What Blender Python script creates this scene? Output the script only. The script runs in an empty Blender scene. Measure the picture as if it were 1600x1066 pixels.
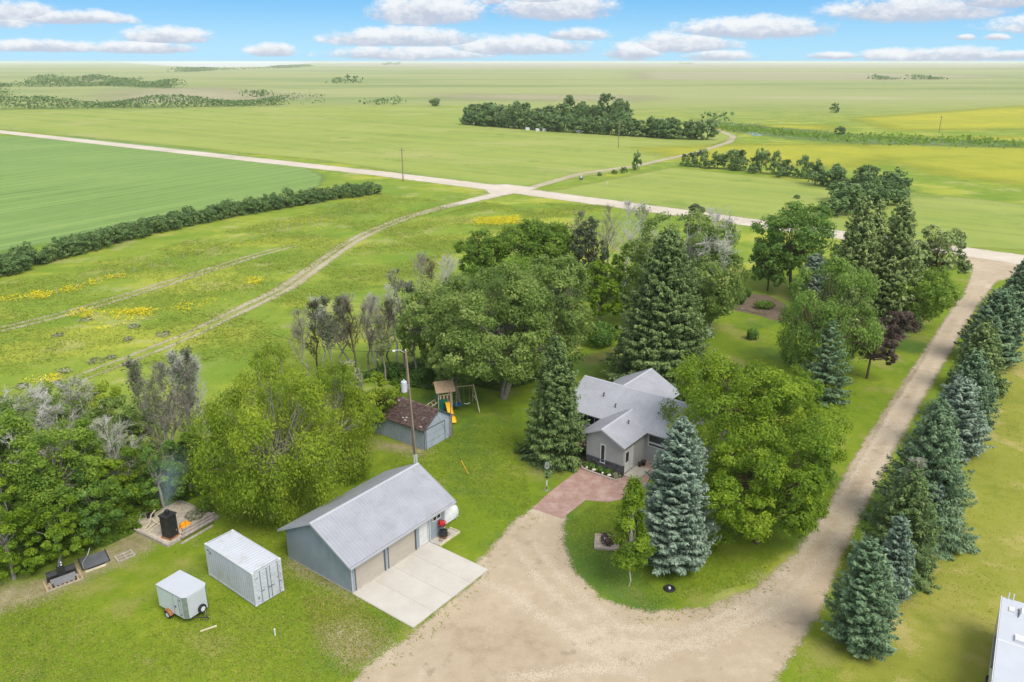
import bpy, math, random
import numpy as np
from mathutils import Vector, Matrix
S = bpy.context.scene
PI = math.pi
# ------------------------------------------------------------------ camera, sky, sun, exposure
CAM_H = 37.0; FPX = 1230.0; PITCH = math.atan((533 - 96) / FPX)
cd = bpy.data.cameras.new('camera'); cam = bpy.data.objects.new('camera', cd)
S.collection.objects.link(cam); S.camera = cam
cam.location = (0, 0, CAM_H); cam.rotation_euler = (PI / 2 - PITCH, 0, 0)
cd.sensor_width = 36; cd.lens = 36 * FPX / 1600; cd.clip_start = 0.5; cd.clip_end = 120000
SUN_EL = math.radians(52); SUN_AZ = math.atan2(0.62, -0.78)      # clockwise from +Y
SUNV = Vector((math.sin(SUN_AZ) * math.cos(SUN_EL), math.cos(SUN_AZ) * math.cos(SUN_EL), math.sin(SUN_EL)))
sl = bpy.data.lights.new('sun', 'SUN'); sl.energy = 2.3; sl.angle = math.radians(34); sl.color = (1, 0.94, 0.83)
sun = bpy.data.objects.new('sun', sl); S.collection.objects.link(sun)
sun.rotation_euler = SUNV.to_track_quat('Z', 'Y').to_euler()
S.view_settings.view_transform = 'Standard'; S.view_settings.look = 'None'
S.view_settings.exposure = 0.72; S.view_settings.gamma = 1; S.view_settings.use_curve_mapping = False
S.cycles.use_denoising = True; S.cycles.max_bounces = 6; S.cycles.transparent_max_bounces = 12
S.cycles.diffuse_bounces = 4; S.cycles.glossy_bounces = 2; S.cycles.volume_bounces = 1
S.cycles.sample_clamp_indirect = 4

# ------------------------------------------------------------------ node helpers
def nd(nt, typ, ins=None, **props):
    n = nt.nodes.new('ShaderNode' + typ)
    for k, v in props.items(): setattr(n, k, v)
    for k, v in (ins or {}).items():
        s = n.inputs[k]
        if isinstance(v, bpy.types.NodeSocket): nt.links.new(v, s)
        elif isinstance(v, bpy.types.Node): nt.links.new(v.outputs[0], s)
        else: s.default_value = v
    return n
def mth(nt, op, a, b=None, c=None, clamp=False):
    ins = {0: a}
    if b is not None: ins[1] = b
    if c is not None: ins[2] = c
    return nd(nt, 'Math', ins, operation=op, use_clamp=clamp).outputs[0]
def c4(c): return (c[0], c[1], c[2], 1)
def mixc(nt, f, a, b):
    n = nt.nodes.new('ShaderNodeMix'); n.data_type = 'RGBA'
    for i, v in ((0, f), (6, a), (7, b)):
        if isinstance(v, (tuple, list)): n.inputs[i].default_value = c4(v)
        elif isinstance(v, (int, float)): n.inputs[i].default_value = v
        else: nt.links.new(v, n.inputs[i])
    return n.outputs[2]
def sstep(nt, x, a, b, lo=0.0, hi=1.0):
    n = nd(nt, 'MapRange', {0: x, 1: a, 2: b, 3: lo, 4: hi}, interpolation_type='SMOOTHSTEP')
    return n.outputs[0]
def noise(nt, vec, scale, detail=3, rough=0.5, sc=None):
    if sc:
        vec = nd(nt, 'Mapping', {'Vector': vec, 'Scale': sc}).outputs[0]
    return nd(nt, 'TexNoise', {'Vector': vec, 'Scale': scale, 'Detail': detail, 'Roughness': rough}).outputs[0]
def newmat(name):
    m = bpy.data.materials.new(name); m.use_nodes = True; nt = m.node_tree
    for n in list(nt.nodes): nt.nodes.remove(n)
    out = nt.nodes.new('ShaderNodeOutputMaterial')
    return m, nt, out
def bsdf(nt, col, rough=0.6, spec=0.3, metal=0.0, normal=None):
    ins = {'Roughness': rough, 'Specular IOR Level': spec, 'Metallic': metal}
    ins['Base Color'] = c4(col) if isinstance(col, (tuple, list)) else col
    if normal is not None: ins['Normal'] = normal
    return nd(nt, 'BsdfPrincipled', ins)
def objco(nt): return nd(nt, 'TexCoord').outputs['Object']
def geo(nt): return nd(nt, 'NewGeometry').outputs['Position']

# pixel of the photograph (1600 px wide) -> point on the plane z
CP, SP = math.cos(PITCH), math.sin(PITCH)
def at(px, py, z=0.0):
    u = (px - 800) / FPX; v = (533 - py) / FPX
    d = (u, CP + v * SP, -SP + v * CP); t = (z - CAM_H) / d[2]
    return Vector((d[0] * t, d[1] * t, z))
def px_of(P):
    z = P[..., 2] - CAM_H; d = P[..., 1] * CP - z * SP; v = P[..., 1] * SP + z * CP
    return 800 + FPX * P[..., 0] / d, 533 - FPX * v / d
def depth(P): return P[1] * CP - (P[2] - CAM_H) * SP

# ------------------------------------------------------------------ world: Nishita sky, broken cumulus
w = bpy.data.worlds.new('World'); S.world = w; w.use_nodes = True
nt = w.node_tree
for n in list(nt.nodes): nt.nodes.remove(n)
wo = nt.nodes.new('ShaderNodeOutputWorld')
sky = nd(nt, 'TexSky', sky_type='NISHITA', sun_disc=False, sun_elevation=SUN_EL, sun_rotation=SUN_AZ,
         altitude=600, air_density=1.0, dust_density=0.3, ozone_density=3.0)
gen = nd(nt, 'TexCoord').outputs['Generated']
sep = nd(nt, 'SeparateXYZ', {0: gen}); X, Y, Z = sep.outputs[0], sep.outputs[1], sep.outputs[2]
az = mth(nt, 'MULTIPLY', mth(nt, 'ARCTAN2', X, Y), FPX)            # in photograph-pixel angles
el = mth(nt, 'MULTIPLY', mth(nt, 'ARCSINE', Z), FPX)
SKYK = 0.097
# clear-sky blue below about 12 degrees instead of the model's white horizon glare
blue = mixc(nt, sstep(nt, el, 0, 110), (2.5, 4.7, 6.3), (0.80, 3.0, 5.8))
skyc = mixc(nt, sstep(nt, el, 60, 420, 0.9, 0.0), sky.outputs[0], blue)
cxy = nd(nt, 'CombineXYZ', {0: az, 1: el, 2: 0.0}).outputs[0]
n1 = noise(nt, cxy, 0.05, 9, 0.68, (1, 1.7, 1)); n2 = noise(nt, cxy, 0.016, 4, 0.55, (1, 2.2, 1))
nz = mth(nt, 'SUBTRACT', mth(nt, 'ADD', mth(nt, 'MULTIPLY', n1, 1.1), mth(nt, 'MULTIPLY', n2, 0.9)), 1.0)
# cumulus cells: centre x, base y, half width, height (photograph-pixel angles)
CL = [(668, 35, 92, 42), (868, 28, 98, 38), (850, 6, 60, 22), (635, 71, 130, 24), (640, 92, 128, 18), (812, 84, 118, 25), (900, 62, 50, 16),
      (988, 92, 44, 24), (1065, 80, 82, 26), (1175, 58, 122, 27), (1122, 94, 50, 14), (1430, 30, 118, 32), (1560, 12, 70, 22),
      (1415, 94, 70, 15), (1500, 94, 62, 17), (1575, 94, 40, 12), (262, 67, 62, 20), (225, 82, 75, 15), (425, 87, 36, 17),
      (70, 80, 80, 14), (20, 30, 70, 22), (110, 36, 80, 16), (1556, 62, 16, 7), (1508, 62, 14, 6), (770, 6, 20, 12), (1300, 92, 40, 9),
      (-160, 40, 150, 34), (-330, 70, 120, 24), (1760, 50, 140, 30), (1950, 75, 130, 24)]
dens = None
for cx, by, hw, h in CL:
    u, v = (cx - 800) / FPX, (533 - by) / FPX
    dv = Vector((u, CP + v * SP, -SP + v * CP)).normalized()
    a0 = math.atan2(dv.x, dv.y) * FPX; e0 = math.asin(dv.z) * FPX
    dx = mth(nt, 'MULTIPLY', mth(nt, 'SUBTRACT', az, a0), 1 / hw)
    dy = mth(nt, 'MULTIPLY', mth(nt, 'SUBTRACT', el, e0 + h * 0.25), 1.0)
    dy = mth(nt, 'MAXIMUM', mth(nt, 'MULTIPLY', dy, 1 / (h * 0.85)), mth(nt, 'MULTIPLY', dy, -1 / (h * 0.38)))
    r2 = mth(nt, 'ADD', mth(nt, 'MULTIPLY', dx, dx), mth(nt, 'MULTIPLY', dy, dy))
    val = mth(nt, 'SUBTRACT', 1.0, r2)
    hf = mth(nt, 'MULTIPLY', mth(nt, 'SUBTRACT', el, e0), 1 / h)
    if dens is None: dens, hh = val, hf
    else:
        g = mth(nt, 'GREATER_THAN', val, dens)
        hh = nd(nt, 'Mix', {0: g, 2: hh, 3: hf}).outputs[0]
        dens = mth(nt, 'MAXIMUM', dens, val)
low = mth(nt, 'ADD', mth(nt, 'ADD', dens, 0.14), mth(nt, 'MULTIPLY', nz, 1.7))
lowa = sstep(nt, low, -0.08, 0.85)
# cumulus carried on overhead, out of view, brightened and thickened to light the ground
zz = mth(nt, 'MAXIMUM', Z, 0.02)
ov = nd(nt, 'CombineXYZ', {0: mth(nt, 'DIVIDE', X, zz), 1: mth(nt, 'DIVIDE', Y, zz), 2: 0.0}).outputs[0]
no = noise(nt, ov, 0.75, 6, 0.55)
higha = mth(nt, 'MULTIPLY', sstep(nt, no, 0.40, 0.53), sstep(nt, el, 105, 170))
shade = sstep(nt, mth(nt, 'ADD', hh, mth(nt, 'MULTIPLY', nz, 1.3)), -0.05, 0.8)
clo = mixc(nt, shade, (3.5, 3.85, 4.6), (5.8, 5.95, 6.1))
skyc = mixc(nt, mth(nt, 'MULTIPLY', lowa, 0.96), skyc, clo)
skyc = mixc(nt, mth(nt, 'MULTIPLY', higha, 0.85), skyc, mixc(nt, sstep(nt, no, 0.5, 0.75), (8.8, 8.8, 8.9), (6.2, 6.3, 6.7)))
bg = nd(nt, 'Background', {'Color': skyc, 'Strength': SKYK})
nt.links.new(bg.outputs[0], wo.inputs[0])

# ------------------------------------------------------------------ object helpers
COL = S.collection
def link(name, me, parent=None, loc=None, rz=0):
    o = bpy.data.objects.new(name, me); COL.objects.link(o)
    if parent: o.parent = parent
    if loc is not None: o.location = loc
    if rz: o.rotation_euler.z = rz
    return o
def tag(o, label, cat, group=None):
    o['label'] = label; o['category'] = cat
    if group: o['group'] = group
    return o
def thing(name, label, cat, loc=(0, 0, 0), rz=0, group=None):
    return tag(link(name, None, None, loc, rz), label, cat, group)
def structure(o): o['kind'] = 'structure'; return o
def stuff(o): o['kind'] = 'stuff'; return o
def dup(root, loc=None, rz=None, sc=None, label=None):
    r = root.copy(); COL.objects.link(r)
    if loc is not None: r.location = loc
    if rz is not None: r.rotation_euler.z = rz
    if sc is not None: r.scale = sc
    if label: r['label'] = label
    for ch in list(root.children):
        c = ch.copy(); COL.objects.link(c); c.parent = r
        for g in list(ch.children):
            d = g.copy(); COL.objects.link(d); d.parent = c
    return r
def mesh_np(name, V, F, mat=None, tint=None, smooth=False):
    """V (n,3); F (m,k) quads or tris"""
    me = bpy.data.meshes.new(name); V = np.asarray(V, np.float32); F = np.asarray(F, np.int32)
    k = F.shape[1]; me.vertices.add(len(V)); me.vertices.foreach_set('co', V.ravel())
    me.loops.add(F.size); me.loops.foreach_set('vertex_index', F.ravel())
    me.polygons.add(len(F)); me.polygons.foreach_set('loop_start', np.arange(0, F.size, k, dtype=np.int32))
    if smooth: me.polygons.foreach_set('use_smooth', np.ones(len(F), bool))
    if tint is not None:
        a = me.attributes.new('tint', 'FLOAT', 'FACE'); a.data.foreach_set('value', np.asarray(tint, np.float32))
    me.update(calc_edges=True)
    if mat: me.materials.append(mat)
    return me
class MB:
    def __init__(s): s.v = []; s.f = []
    def add(s, vs, fs):
        b = len(s.v); s.v += [tuple(p) for p in vs]; s.f += [tuple(i + b for i in f) for f in fs]; return s
    def box(s, x0, x1, y0, y1, z0, z1):
        return s.add([(x0, y0, z0), (x1, y0, z0), (x1, y1, z0), (x0, y1, z0), (x0, y0, z1), (x1, y0, z1), (x1, y1, z1), (x0, y1, z1)],
                     [(0, 3, 2, 1), (4, 5, 6, 7), (0, 1, 5, 4), (1, 2, 6, 5), (2, 3, 7, 6), (3, 0, 4, 7)])
    def prism(s, pts, d):
        """closed polygon pts (3d) extruded by vector d"""
        n = len(pts); P = [Vector(p) for p in pts]; Q = [p + Vector(d) for p in P]
        return s.add(P + Q, [tuple(range(n))[::-1], tuple(range(n, 2 * n))] + [(i, (i + 1) % n, n + (i + 1) % n, n + i) for i in range(n)])
    def tube(s, pts, rad, n=8, cap=True):
        P = [Vector(p) for p in pts]; m = len(P); R = rad if isinstance(rad, (list, tuple)) else [rad] * m
        vs = []; a = None
        for i in range(m):
            t = (P[min(i + 1, m - 1)] - P[max(i - 1, 0)]).normalized()
            if a is None:
                a = t.orthogonal().normalized()
            a = (a - t * a.dot(t)).normalized(); b = t.cross(a)
            for k in range(n):
                q = 2 * PI * k / n; vs.append(P[i] + (a * math.cos(q) + b * math.sin(q)) * R[i])
        fs = [(i * n + k, i * n + (k + 1) % n, (i + 1) * n + (k + 1) % n, (i + 1) * n + k) for i in range(m - 1) for k in range(n)]
        if cap: fs += [tuple(range(n))[::-1], tuple(range((m - 1) * n, m * n))]
        return s.add(vs, fs)
    def lathe(s, prof, n=16, c=(0, 0, 0)):
        vs = [(c[0] + r * math.cos(2 * PI * k / n), c[1] + r * math.sin(2 * PI * k / n), c[2] + z) for r, z in prof for k in range(n)]
        m = len(prof)
        fs = [(i * n + k, i * n + (k + 1) % n, (i + 1) * n + (k + 1) % n, (i + 1) * n + k) for i in range(m - 1) for k in range(n)]
        return s.add(vs, fs + [tuple(range(n))[::-1], tuple(range((m - 1) * n, m * n))])
    def obj(s, name, mat, parent=None, loc=None, rz=0, smooth=False, bevel=0):
        me = bpy.data.meshes.new(name); me.from_pydata(s.v, [], s.f); me.update()
        if mat: me.materials.append(mat)
        if smooth: me.polygons.foreach_set('use_smooth', [True] * len(me.polygons))
        o = link(name, me, parent, loc, rz)
        if bevel:
            b = o.modifiers.new('bevel', 'BEVEL'); b.width = bevel; b.segments = 1; b.limit_method = 'ANGLE'
        return o
def box(x0, x1, y0, y1, z0, z1): return MB().box(x0, x1, y0, y1, z0, z1)

# ------------------------------------------------------------------ plain materials
def wear(name, col, rough=0.6, spec=0.3, metal=0.0, amt=0.18, scale=1.5, dirt=None, dirt_amt=0.0, fine=18, bump=0.0):
    """painted / natural solid with mottling, streaks and dirt patches"""
    m, nt, out = newmat(name); p = objco(nt)
    a = noise(nt, p, scale, 5, 0.6); b = noise(nt, p, fine, 3, 0.6)
    f = mth(nt, 'ADD', mth(nt, 'MULTIPLY', a, 0.7), mth(nt, 'MULTIPLY', b, 0.3))
    lo = tuple(x * (1 - amt) for x in col); hi = tuple(min(x * (1 + amt), 1) for x in col)
    c = mixc(nt, sstep(nt, f, 0.3, 0.7), lo, hi)
    if dirt:
        d = noise(nt, p, scale * 1.7, 6, 0.7, (1, 1, 0.5))
        c = mixc(nt, mth(nt, 'MULTIPLY', sstep(nt, d, 0.5, 0.68), dirt_amt), c, dirt)
    nrm = None
    if bump: nrm = nd(nt, 'Bump', {'Strength': bump, 'Distance': 0.02, 'Height': b}).outputs[0]
    sh = bsdf(nt, c, rough, spec, metal, nrm); nt.links.new(sh.outputs[0], out.inputs[0]); return m
M = {}
M['roof_metal'] = wear('roof_metal', (0.325, 0.335, 0.37), 0.42, 0.5, 0.1, 0.09, 0.6, (0.22, 0.22, 0.235), 0.3)
M['roof_metal_trim'] = wear('roof_metal_trim', (0.39, 0.40, 0.44), 0.42, 0.5, 0.05, 0.06)
M['bluegrey_siding'] = wear('bluegrey_siding', (0.255, 0.300, 0.338), 0.6, 0.3, 0, 0.08, 0.8, (0.17, 0.21, 0.24), 0.3)
M['shed_siding'] = wear('shed_siding', (0.31, 0.36, 0.43), 0.65, 0.2, 0, 0.1, 0.9, (0.2, 0.23, 0.26), 0.4)
M['grey_siding'] = wear('grey_siding', (0.35, 0.35, 0.355), 0.6, 0.3, 0, 0.06, 0.8)
M['white_paint'] = wear('white_paint', (0.58, 0.59, 0.61), 0.45, 0.4, 0, 0.05, 0.9, (0.42, 0.40, 0.36), 0.4)
M['white_steel'] = wear('white_steel', (0.48, 0.505, 0.56), 0.45, 0.4, 0, 0.06, 0.7, (0.34, 0.31, 0.27), 0.4)
M['trailer_skin'] = wear('trailer_skin', (0.52, 0.57, 0.60), 0.4, 0.5, 0, 0.05, 0.7, (0.36, 0.37, 0.34), 0.45)
M['trailer_roof'] = wear('trailer_roof', (0.45, 0.475, 0.525), 0.4, 0.5, 0, 0.04, 0.7, (0.5, 0.5, 0.5), 0.3)
M['tread_plate'] = wear('tread_plate', (0.25, 0.30, 0.29), 0.4, 0.5, 0.4, 0.2, 3)
M['garage_door'] = wear('garage_door', (0.40, 0.36, 0.31), 0.55, 0.3, 0, 0.05, 0.8)
M['dark_trim'] = wear('dark_trim', (0.09, 0.095, 0.105), 0.5, 0.4)
M['black_metal'] = wear('black_metal', (0.025, 0.026, 0.03), 0.45, 0.45, 0.2, 0.3, 2, (0.09, 0.045, 0.03), 0.35)
M['rubber'] = wear('rubber', (0.022, 0.022, 0.023), 0.8, 0.2)
M['rust'] = wear('rust', (0.30, 0.13, 0.06), 0.8, 0.2, 0, 0.35, 4)
M['steel'] = wear('steel', (0.42, 0.43, 0.45), 0.4, 0.5, 0.6)
M['concrete'] = wear('concrete', (0.48, 0.455, 0.41), 0.85, 0.2, 0, 0.08, 0.35, (0.44, 0.40, 0.34), 0.55, 25, 0.1)
M['old_concrete'] = wear('old_concrete', (0.42, 0.39, 0.34), 0.9, 0.2, 0, 0.15, 1.2, (0.28, 0.25, 0.2), 0.5, 25, 0.1)
M['wood_grey'] = wear('wood_grey', (0.36, 0.32, 0.28), 0.85, 0.2, 0, 0.25, 3, (0.18, 0.15, 0.13), 0.5)
M['wood_tan'] = wear('wood_tan', (0.42, 0.30, 0.19), 0.8, 0.2, 0, 0.2, 3)
M['wood_pale'] = wear('wood_pale', (0.55, 0.48, 0.35), 0.8, 0.2, 0, 0.2, 3)
M['wood_pole'] = wear('wood_pole', (0.26, 0.19, 0.14), 0.85, 0.2, 0, 0.25, 1.5, (0.14, 0.1, 0.07), 0.5)
M['stone_dark'] = wear('stone_dark', (0.085, 0.083, 0.09), 0.8, 0.25, 0, 0.45, 2.3, (0.16, 0.14, 0.13), 0.5)
M['mortar'] = wear('mortar', (0.06, 0.058, 0.058), 0.9, 0.1)
M['curb_stone'] = wear('curb_stone', (0.40, 0.33, 0.29), 0.85, 0.2, 0, 0.2, 4)
M['pale_rock'] = wear('pale_rock', (0.62, 0.59, 0.52), 0.85, 0.2, 0, 0.2, 5)
M['brown_rock'] = wear('brown_rock', (0.27, 0.21, 0.15), 0.9, 0.2, 0, 0.35, 3)
M['gravel_bed'] = wear('gravel_bed', (0.46, 0.40, 0.32), 0.95, 0.1, 0, 0.3, 4, (0.3, 0.25, 0.18), 0.5, 40, 0.4)
M['yellow_plastic'] = wear('yellow_plastic', (0.80, 0.47, 0.02), 0.35, 0.5)
M['green_plastic'] = wear('green_plastic', (0.01, 0.13, 0.10), 0.45, 0.4)
M['blue_plastic'] = wear('blue_plastic', (0.02, 0.10, 0.25), 0.4, 0.5)
M['orange_cloth'] = wear('orange_cloth', (0.80, 0.30, 0.015), 0.7, 0.2, 0, 0.35, 5, (0.85, 0.48, 0.03), 0.8)
M['red_petals'] = wear('red_petals', (0.50, 0.02, 0.02), 0.6, 0.3, 0, 0.4, 12)
M['white_petals'] = wear('white_petals', (0.75, 0.75, 0.7), 0.6, 0.3)
M['planting_soil'] = wear('planting_soil', (0.07, 0.05, 0.038), 0.95, 0.1, 0, 0.3, 5)
m, nt, out = newmat('window_glass')
sh = bsdf(nt, (0.018, 0.022, 0.028), 0.06, 0.6); nt.links.new(sh.outputs[0], out.inputs[0]); M['glass'] = m
m, nt, out = newmat('print_grey'); sh = bsdf(nt, (0.16, 0.18, 0.21), 0.6); nt.links.new(sh.outputs[0], out.inputs[0]); M['print'] = m
m, nt, out = newmat('print_soft'); sh = bsdf(nt, (0.42, 0.45, 0.50), 0.6); nt.links.new(sh.outputs[0], out.inputs[0]); M['print_soft'] = m
m, nt, out = newmat('cable'); sh = bsdf(nt, (0.03, 0.03, 0.03), 0.6); nt.links.new(sh.outputs[0], out.inputs[0]); M['cable'] = m
m, nt, out = newmat('guard_yellow'); sh = bsdf(nt, (0.75, 0.36, 0.02), 0.5); nt.links.new(sh.outputs[0], out.inputs[0]); M['guard'] = m
# weathered brown shingles, some pale or missing
m, nt, out = newmat('shingles'); p = objco(nt)
t = nd(nt, 'Attribute', attribute_name='tint').outputs['Fac']
c = mixc(nt, t, (0.075, 0.048, 0.045), (0.17, 0.115, 0.105))
c = mixc(nt, sstep(nt, noise(nt, p, 2.1, 5, 0.7), 0.58, 0.7), c, (0.28, 0.24, 0.23))
c = mixc(nt, sstep(nt, t, 0.985, 0.99), c, (0.46, 0.40, 0.37))
sh = bsdf(nt, c, 0.9, 0.15); nt.links.new(sh.outputs[0], out.inputs[0]); M['shingles'] = m

# ------------------------------------------------------------------ ground sheets
def sdf(P, poly):
    P = np.asarray(P)[:, :2]; Q = np.asarray([(p[0], p[1]) for p in poly], float); R = np.roll(Q, -1, 0)
    d2 = np.full(len(P), 1e18); ins = np.zeros(len(P), bool)
    for a, b in zip(Q, R):
        e = b - a; wv = P - a; t = np.clip((wv @ e) / max(e @ e, 1e-9), 0, 1)
        q = wv - t[:, None] * e; d2 = np.minimum(d2, (q * q).sum(1))
        c = (a[1] > P[:, 1]) != (b[1] > P[:, 1])
        with np.errstate(divide='ignore', invalid='ignore'):
            x = a[0] + (P[:, 1] - a[1]) * (b[0] - a[0]) / (b[1] - a[1])
        ins ^= c & (P[:, 0] < x)
    return np.where(ins, 1, -1) * np.sqrt(d2)
def sdl(P, line, hw):
    P = np.asarray(P)[:, :2]; d = np.full(len(P), -1e9)
    hw = hw if isinstance(hw, (list, tuple)) else [hw] * len(line)
    for (a, b, h0, h1) in zip(line[:-1], line[1:], hw[:-1], hw[1:]):
        a = np.array(a[:2], float); b = np.array(b[:2], float); e = b - a; wv = P - a
        t = np.clip((wv @ e) / (e @ e), 0, 1); q = wv - t[:, None] * e
        d = np.maximum(d, h0 + (h1 - h0) * t - np.sqrt((q * q).sum(1)))
    return d
def sheet(name, polys=(), lines=(), res=0.5, z=0.004, mat=None, margin=0.5, extra=None):
    """one ground sheet: union of polygons (pixel outlines on the ground) and strips; vertex attribute edge = signed distance inside"""
    polys = [[at(*p) for p in q] for q in polys]; lines = [([at(*p) for p in l], h) for l, h in lines]
    A = np.array([(p[0], p[1]) for q in polys for p in q] + [(p[0], p[1]) for l, h in lines for p in l])
    pad = margin + max([max(h) if isinstance(h, (list, tuple)) else h for l, h in lines] + [0])
    x = np.arange(A[:, 0].min() - pad, A[:, 0].max() + pad + res, res); y = np.arange(A[:, 1].min() - pad, A[:, 1].max() + pad + res, res)
    gx, gy = np.meshgrid(x, y); P = np.c_[gx.ravel(), gy.ravel()]
    d = np.full(len(P), -1e9)
    for q in polys: d = np.maximum(d, sdf(P, q))
    for l, h in lines: d = np.maximum(d, sdl(P, l, h))
    nx, ny = len(x), len(y); i = np.arange(nx * ny).reshape(ny, nx)
    F = np.stack([i[:-1, :-1], i[:-1, 1:], i[1:, 1:], i[1:, :-1]], -1).reshape(-1, 4)
    keep = (d[F] > -margin).any(1); F = F[keep]
    us = np.unique(F); mp = np.full(nx * ny, -1); mp[us] = np.arange(len(us))
    me = mesh_np(name, np.c_[P[us], np.full(len(us), z)], mp[F], mat)
    a = me.attributes.new('edge', 'FLOAT', 'POINT'); a.data.foreach_set('value', d[us].astype(np.float32))
    return structure(link(name, me))
def ground_mat(name, cols, amp=0.35, soft=0.08, nsc=0.9, big=0.12, mid=0.9, fine=6.0, rough=0.95, bump=0.25, patches=(), edged=True, stretch=None, keep=1.0, rows=None):
    """cols = dark, middle, light; patches = (noise scale, threshold, colour, amount)"""
    m, nt, out = newmat(name); p = geo(nt)
    a = noise(nt, p, big, 4, 0.55, stretch); b = noise(nt, p, mid, 5, 0.62); c = noise(nt, p, fine, 4, 0.65)
    f = mth(nt, 'ADD', mth(nt, 'MULTIPLY', a, 0.45), mth(nt, 'ADD', mth(nt, 'MULTIPLY', b, 0.3), mth(nt, 'MULTIPLY', c, 0.25)))
    col = mixc(nt, sstep(nt, f, 0.36, 0.5), cols[0], cols[1]); col = mixc(nt, sstep(nt, f, 0.5, 0.64), col, cols[2])
    for i, (sc, th, pc, am) in enumerate(patches):
        q = nd(nt, 'Mapping', {'Vector': p, 'Location': (37.0 * i + 11, 91.0 * i, 0)}).outputs[0]
        d = mth(nt, 'ADD', mth(nt, 'MULTIPLY', noise(nt, q, sc, 5, 0.6), 0.75), mth(nt, 'MULTIPLY', c, 0.25))
        col = mixc(nt, mth(nt, 'MULTIPLY', sstep(nt, d, th, th + 0.07), am), col, pc)
    if rows:
        rt = nd(nt, 'Mapping', {'Vector': nd(nt, 'Mapping', {'Vector': p, 'Rotation': (0, 0, rows[0])}).outputs[0], 'Scale': (0.012, 1, 1)}).outputs[0]
        rn = sstep(nt, noise(nt, rt, rows[1], 3, 0.7), 0.40, 0.62); col = mixc(nt, mth(nt, 'MULTIPLY', rn, rows[3]), col, rows[2])
    nrm = nd(nt, 'Bump', {'Strength': bump, 'Distance': 0.08, 'Height': mth(nt, 'ADD', b, c)}).outputs[0]
    sh = bsdf(nt, col, rough, 0.15, 0, nrm)
    if edged:
        e = nd(nt, 'Attribute', attribute_name='edge').outputs['Fac']
        k = mth(nt, 'SUBTRACT', mth(nt, 'ADD', mth(nt, 'MULTIPLY', noise(nt, p, nsc, 5, 0.7), 0.6), mth(nt, 'MULTIPLY', noise(nt, p, nsc * 5, 3, 0.7), 0.4)), 0.5)
        msk = sstep(nt, mth(nt, 'ADD', e, mth(nt, 'MULTIPLY', k, amp * 4)), -soft, soft)
        if keep < 1: msk = mth(nt, 'MULTIPLY', msk, keep)
        cell = nd(nt, 'VectorMath', {0: nd(nt, 'VectorMath', {0: p, 1: (25.0, 25.0, 0.0)}, operation='MULTIPLY').outputs[0]}, operation='FLOOR').outputs[0]
        msk = mth(nt, 'GREATER_THAN', msk, nd(nt, 'TexWhiteNoise', {'Vector': cell}, noise_dimensions='3D').outputs[0])   # grass blades stand or do not
        mx = nd(nt, 'MixShader', {0: msk, 1: nd(nt, 'BsdfTransparent').outputs[0], 2: sh.outputs[0]})
        nt.links.new(mx.outputs[0], out.inputs[0])
    else: nt.links.new(sh.outputs[0], out.inputs[0])
    return m
# base ground: rough pasture, drier and paler far away; large field blocks come from stretched noise
m, nt, out = newmat('prairie_ground'); p = geo(nt)
a = noise(nt, p, 0.035, 4, 0.55); b = noise(nt, p, 0.35, 5, 0.65); c = noise(nt, p, 3.0, 4, 0.7)
f = mth(nt, 'ADD', mth(nt, 'MULTIPLY', a, 0.4), mth(nt, 'ADD', mth(nt, 'MULTIPLY', b, 0.35), mth(nt, 'MULTIPLY', c, 0.25)))
y1_ = sstep(nt, noise(nt, nd(nt, 'Mapping', {'Vector': p, 'Rotation': (0, 0, math.radians(-60)), 'Scale': (0.5, 1, 1)}).outputs[0], 0.07, 5, 0.62), 0.50, 0.62); y2_ = sstep(nt, noise(nt, nd(nt, 'Mapping', {'Vector': p, 'Location': (50, 9, 0)}).outputs[0], 0.11, 5, 0.65), 0.54, 0.64); y3_ = sstep(nt, noise(nt, nd(nt, 'Mapping', {'Vector': p, 'Location': (150, 39, 0)}).outputs[0], 0.05, 5, 0.6), 0.52, 0.62)
near = mixc(nt, sstep(nt, f, 0.36, 0.5), (0.110, 0.175, 0.022), (0.185, 0.255, 0.030)); near = mixc(nt, sstep(nt, f, 0.5, 0.64), near, (0.290, 0.310, 0.055))
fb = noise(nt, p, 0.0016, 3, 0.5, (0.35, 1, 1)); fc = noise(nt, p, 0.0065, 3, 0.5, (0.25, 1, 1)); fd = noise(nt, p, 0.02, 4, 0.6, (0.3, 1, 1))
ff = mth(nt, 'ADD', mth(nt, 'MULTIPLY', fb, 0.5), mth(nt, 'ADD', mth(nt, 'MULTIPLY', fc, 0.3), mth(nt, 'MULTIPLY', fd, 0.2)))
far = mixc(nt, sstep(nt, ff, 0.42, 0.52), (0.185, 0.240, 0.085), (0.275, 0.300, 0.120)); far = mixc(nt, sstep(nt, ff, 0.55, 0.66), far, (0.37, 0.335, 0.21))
near = mixc(nt, mth(nt, 'MULTIPLY', y1_, 0.6), near, (0.36, 0.37, 0.05)); near = mixc(nt, mth(nt, 'MULTIPLY', y2_, 0.45), near, (0.36, 0.34, 0.15)); near = mixc(nt, mth(nt, 'MULTIPLY', y3_, 0.6), near, (0.120, 0.215, 0.020))
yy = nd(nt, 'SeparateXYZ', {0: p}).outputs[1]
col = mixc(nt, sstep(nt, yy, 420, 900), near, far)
sh = bsdf(nt, col, 0.95, 0.1, 0, nd(nt, 'Bump', {'Strength': 0.35, 'Distance': 0.25, 'Height': mth(nt, 'ADD', b, c)}).outputs[0])
nt.links.new(sh.outputs[0], out.inputs[0]); M['ground'] = m
G = 45000.0
gv = [(-G, -400), (G, -400), (G, G), (-G, G)]
structure(link('ground', mesh_np('ground', [(x, y, 0) for x, y in gv], [(0, 1, 2, 3)], M['ground'])))

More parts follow.
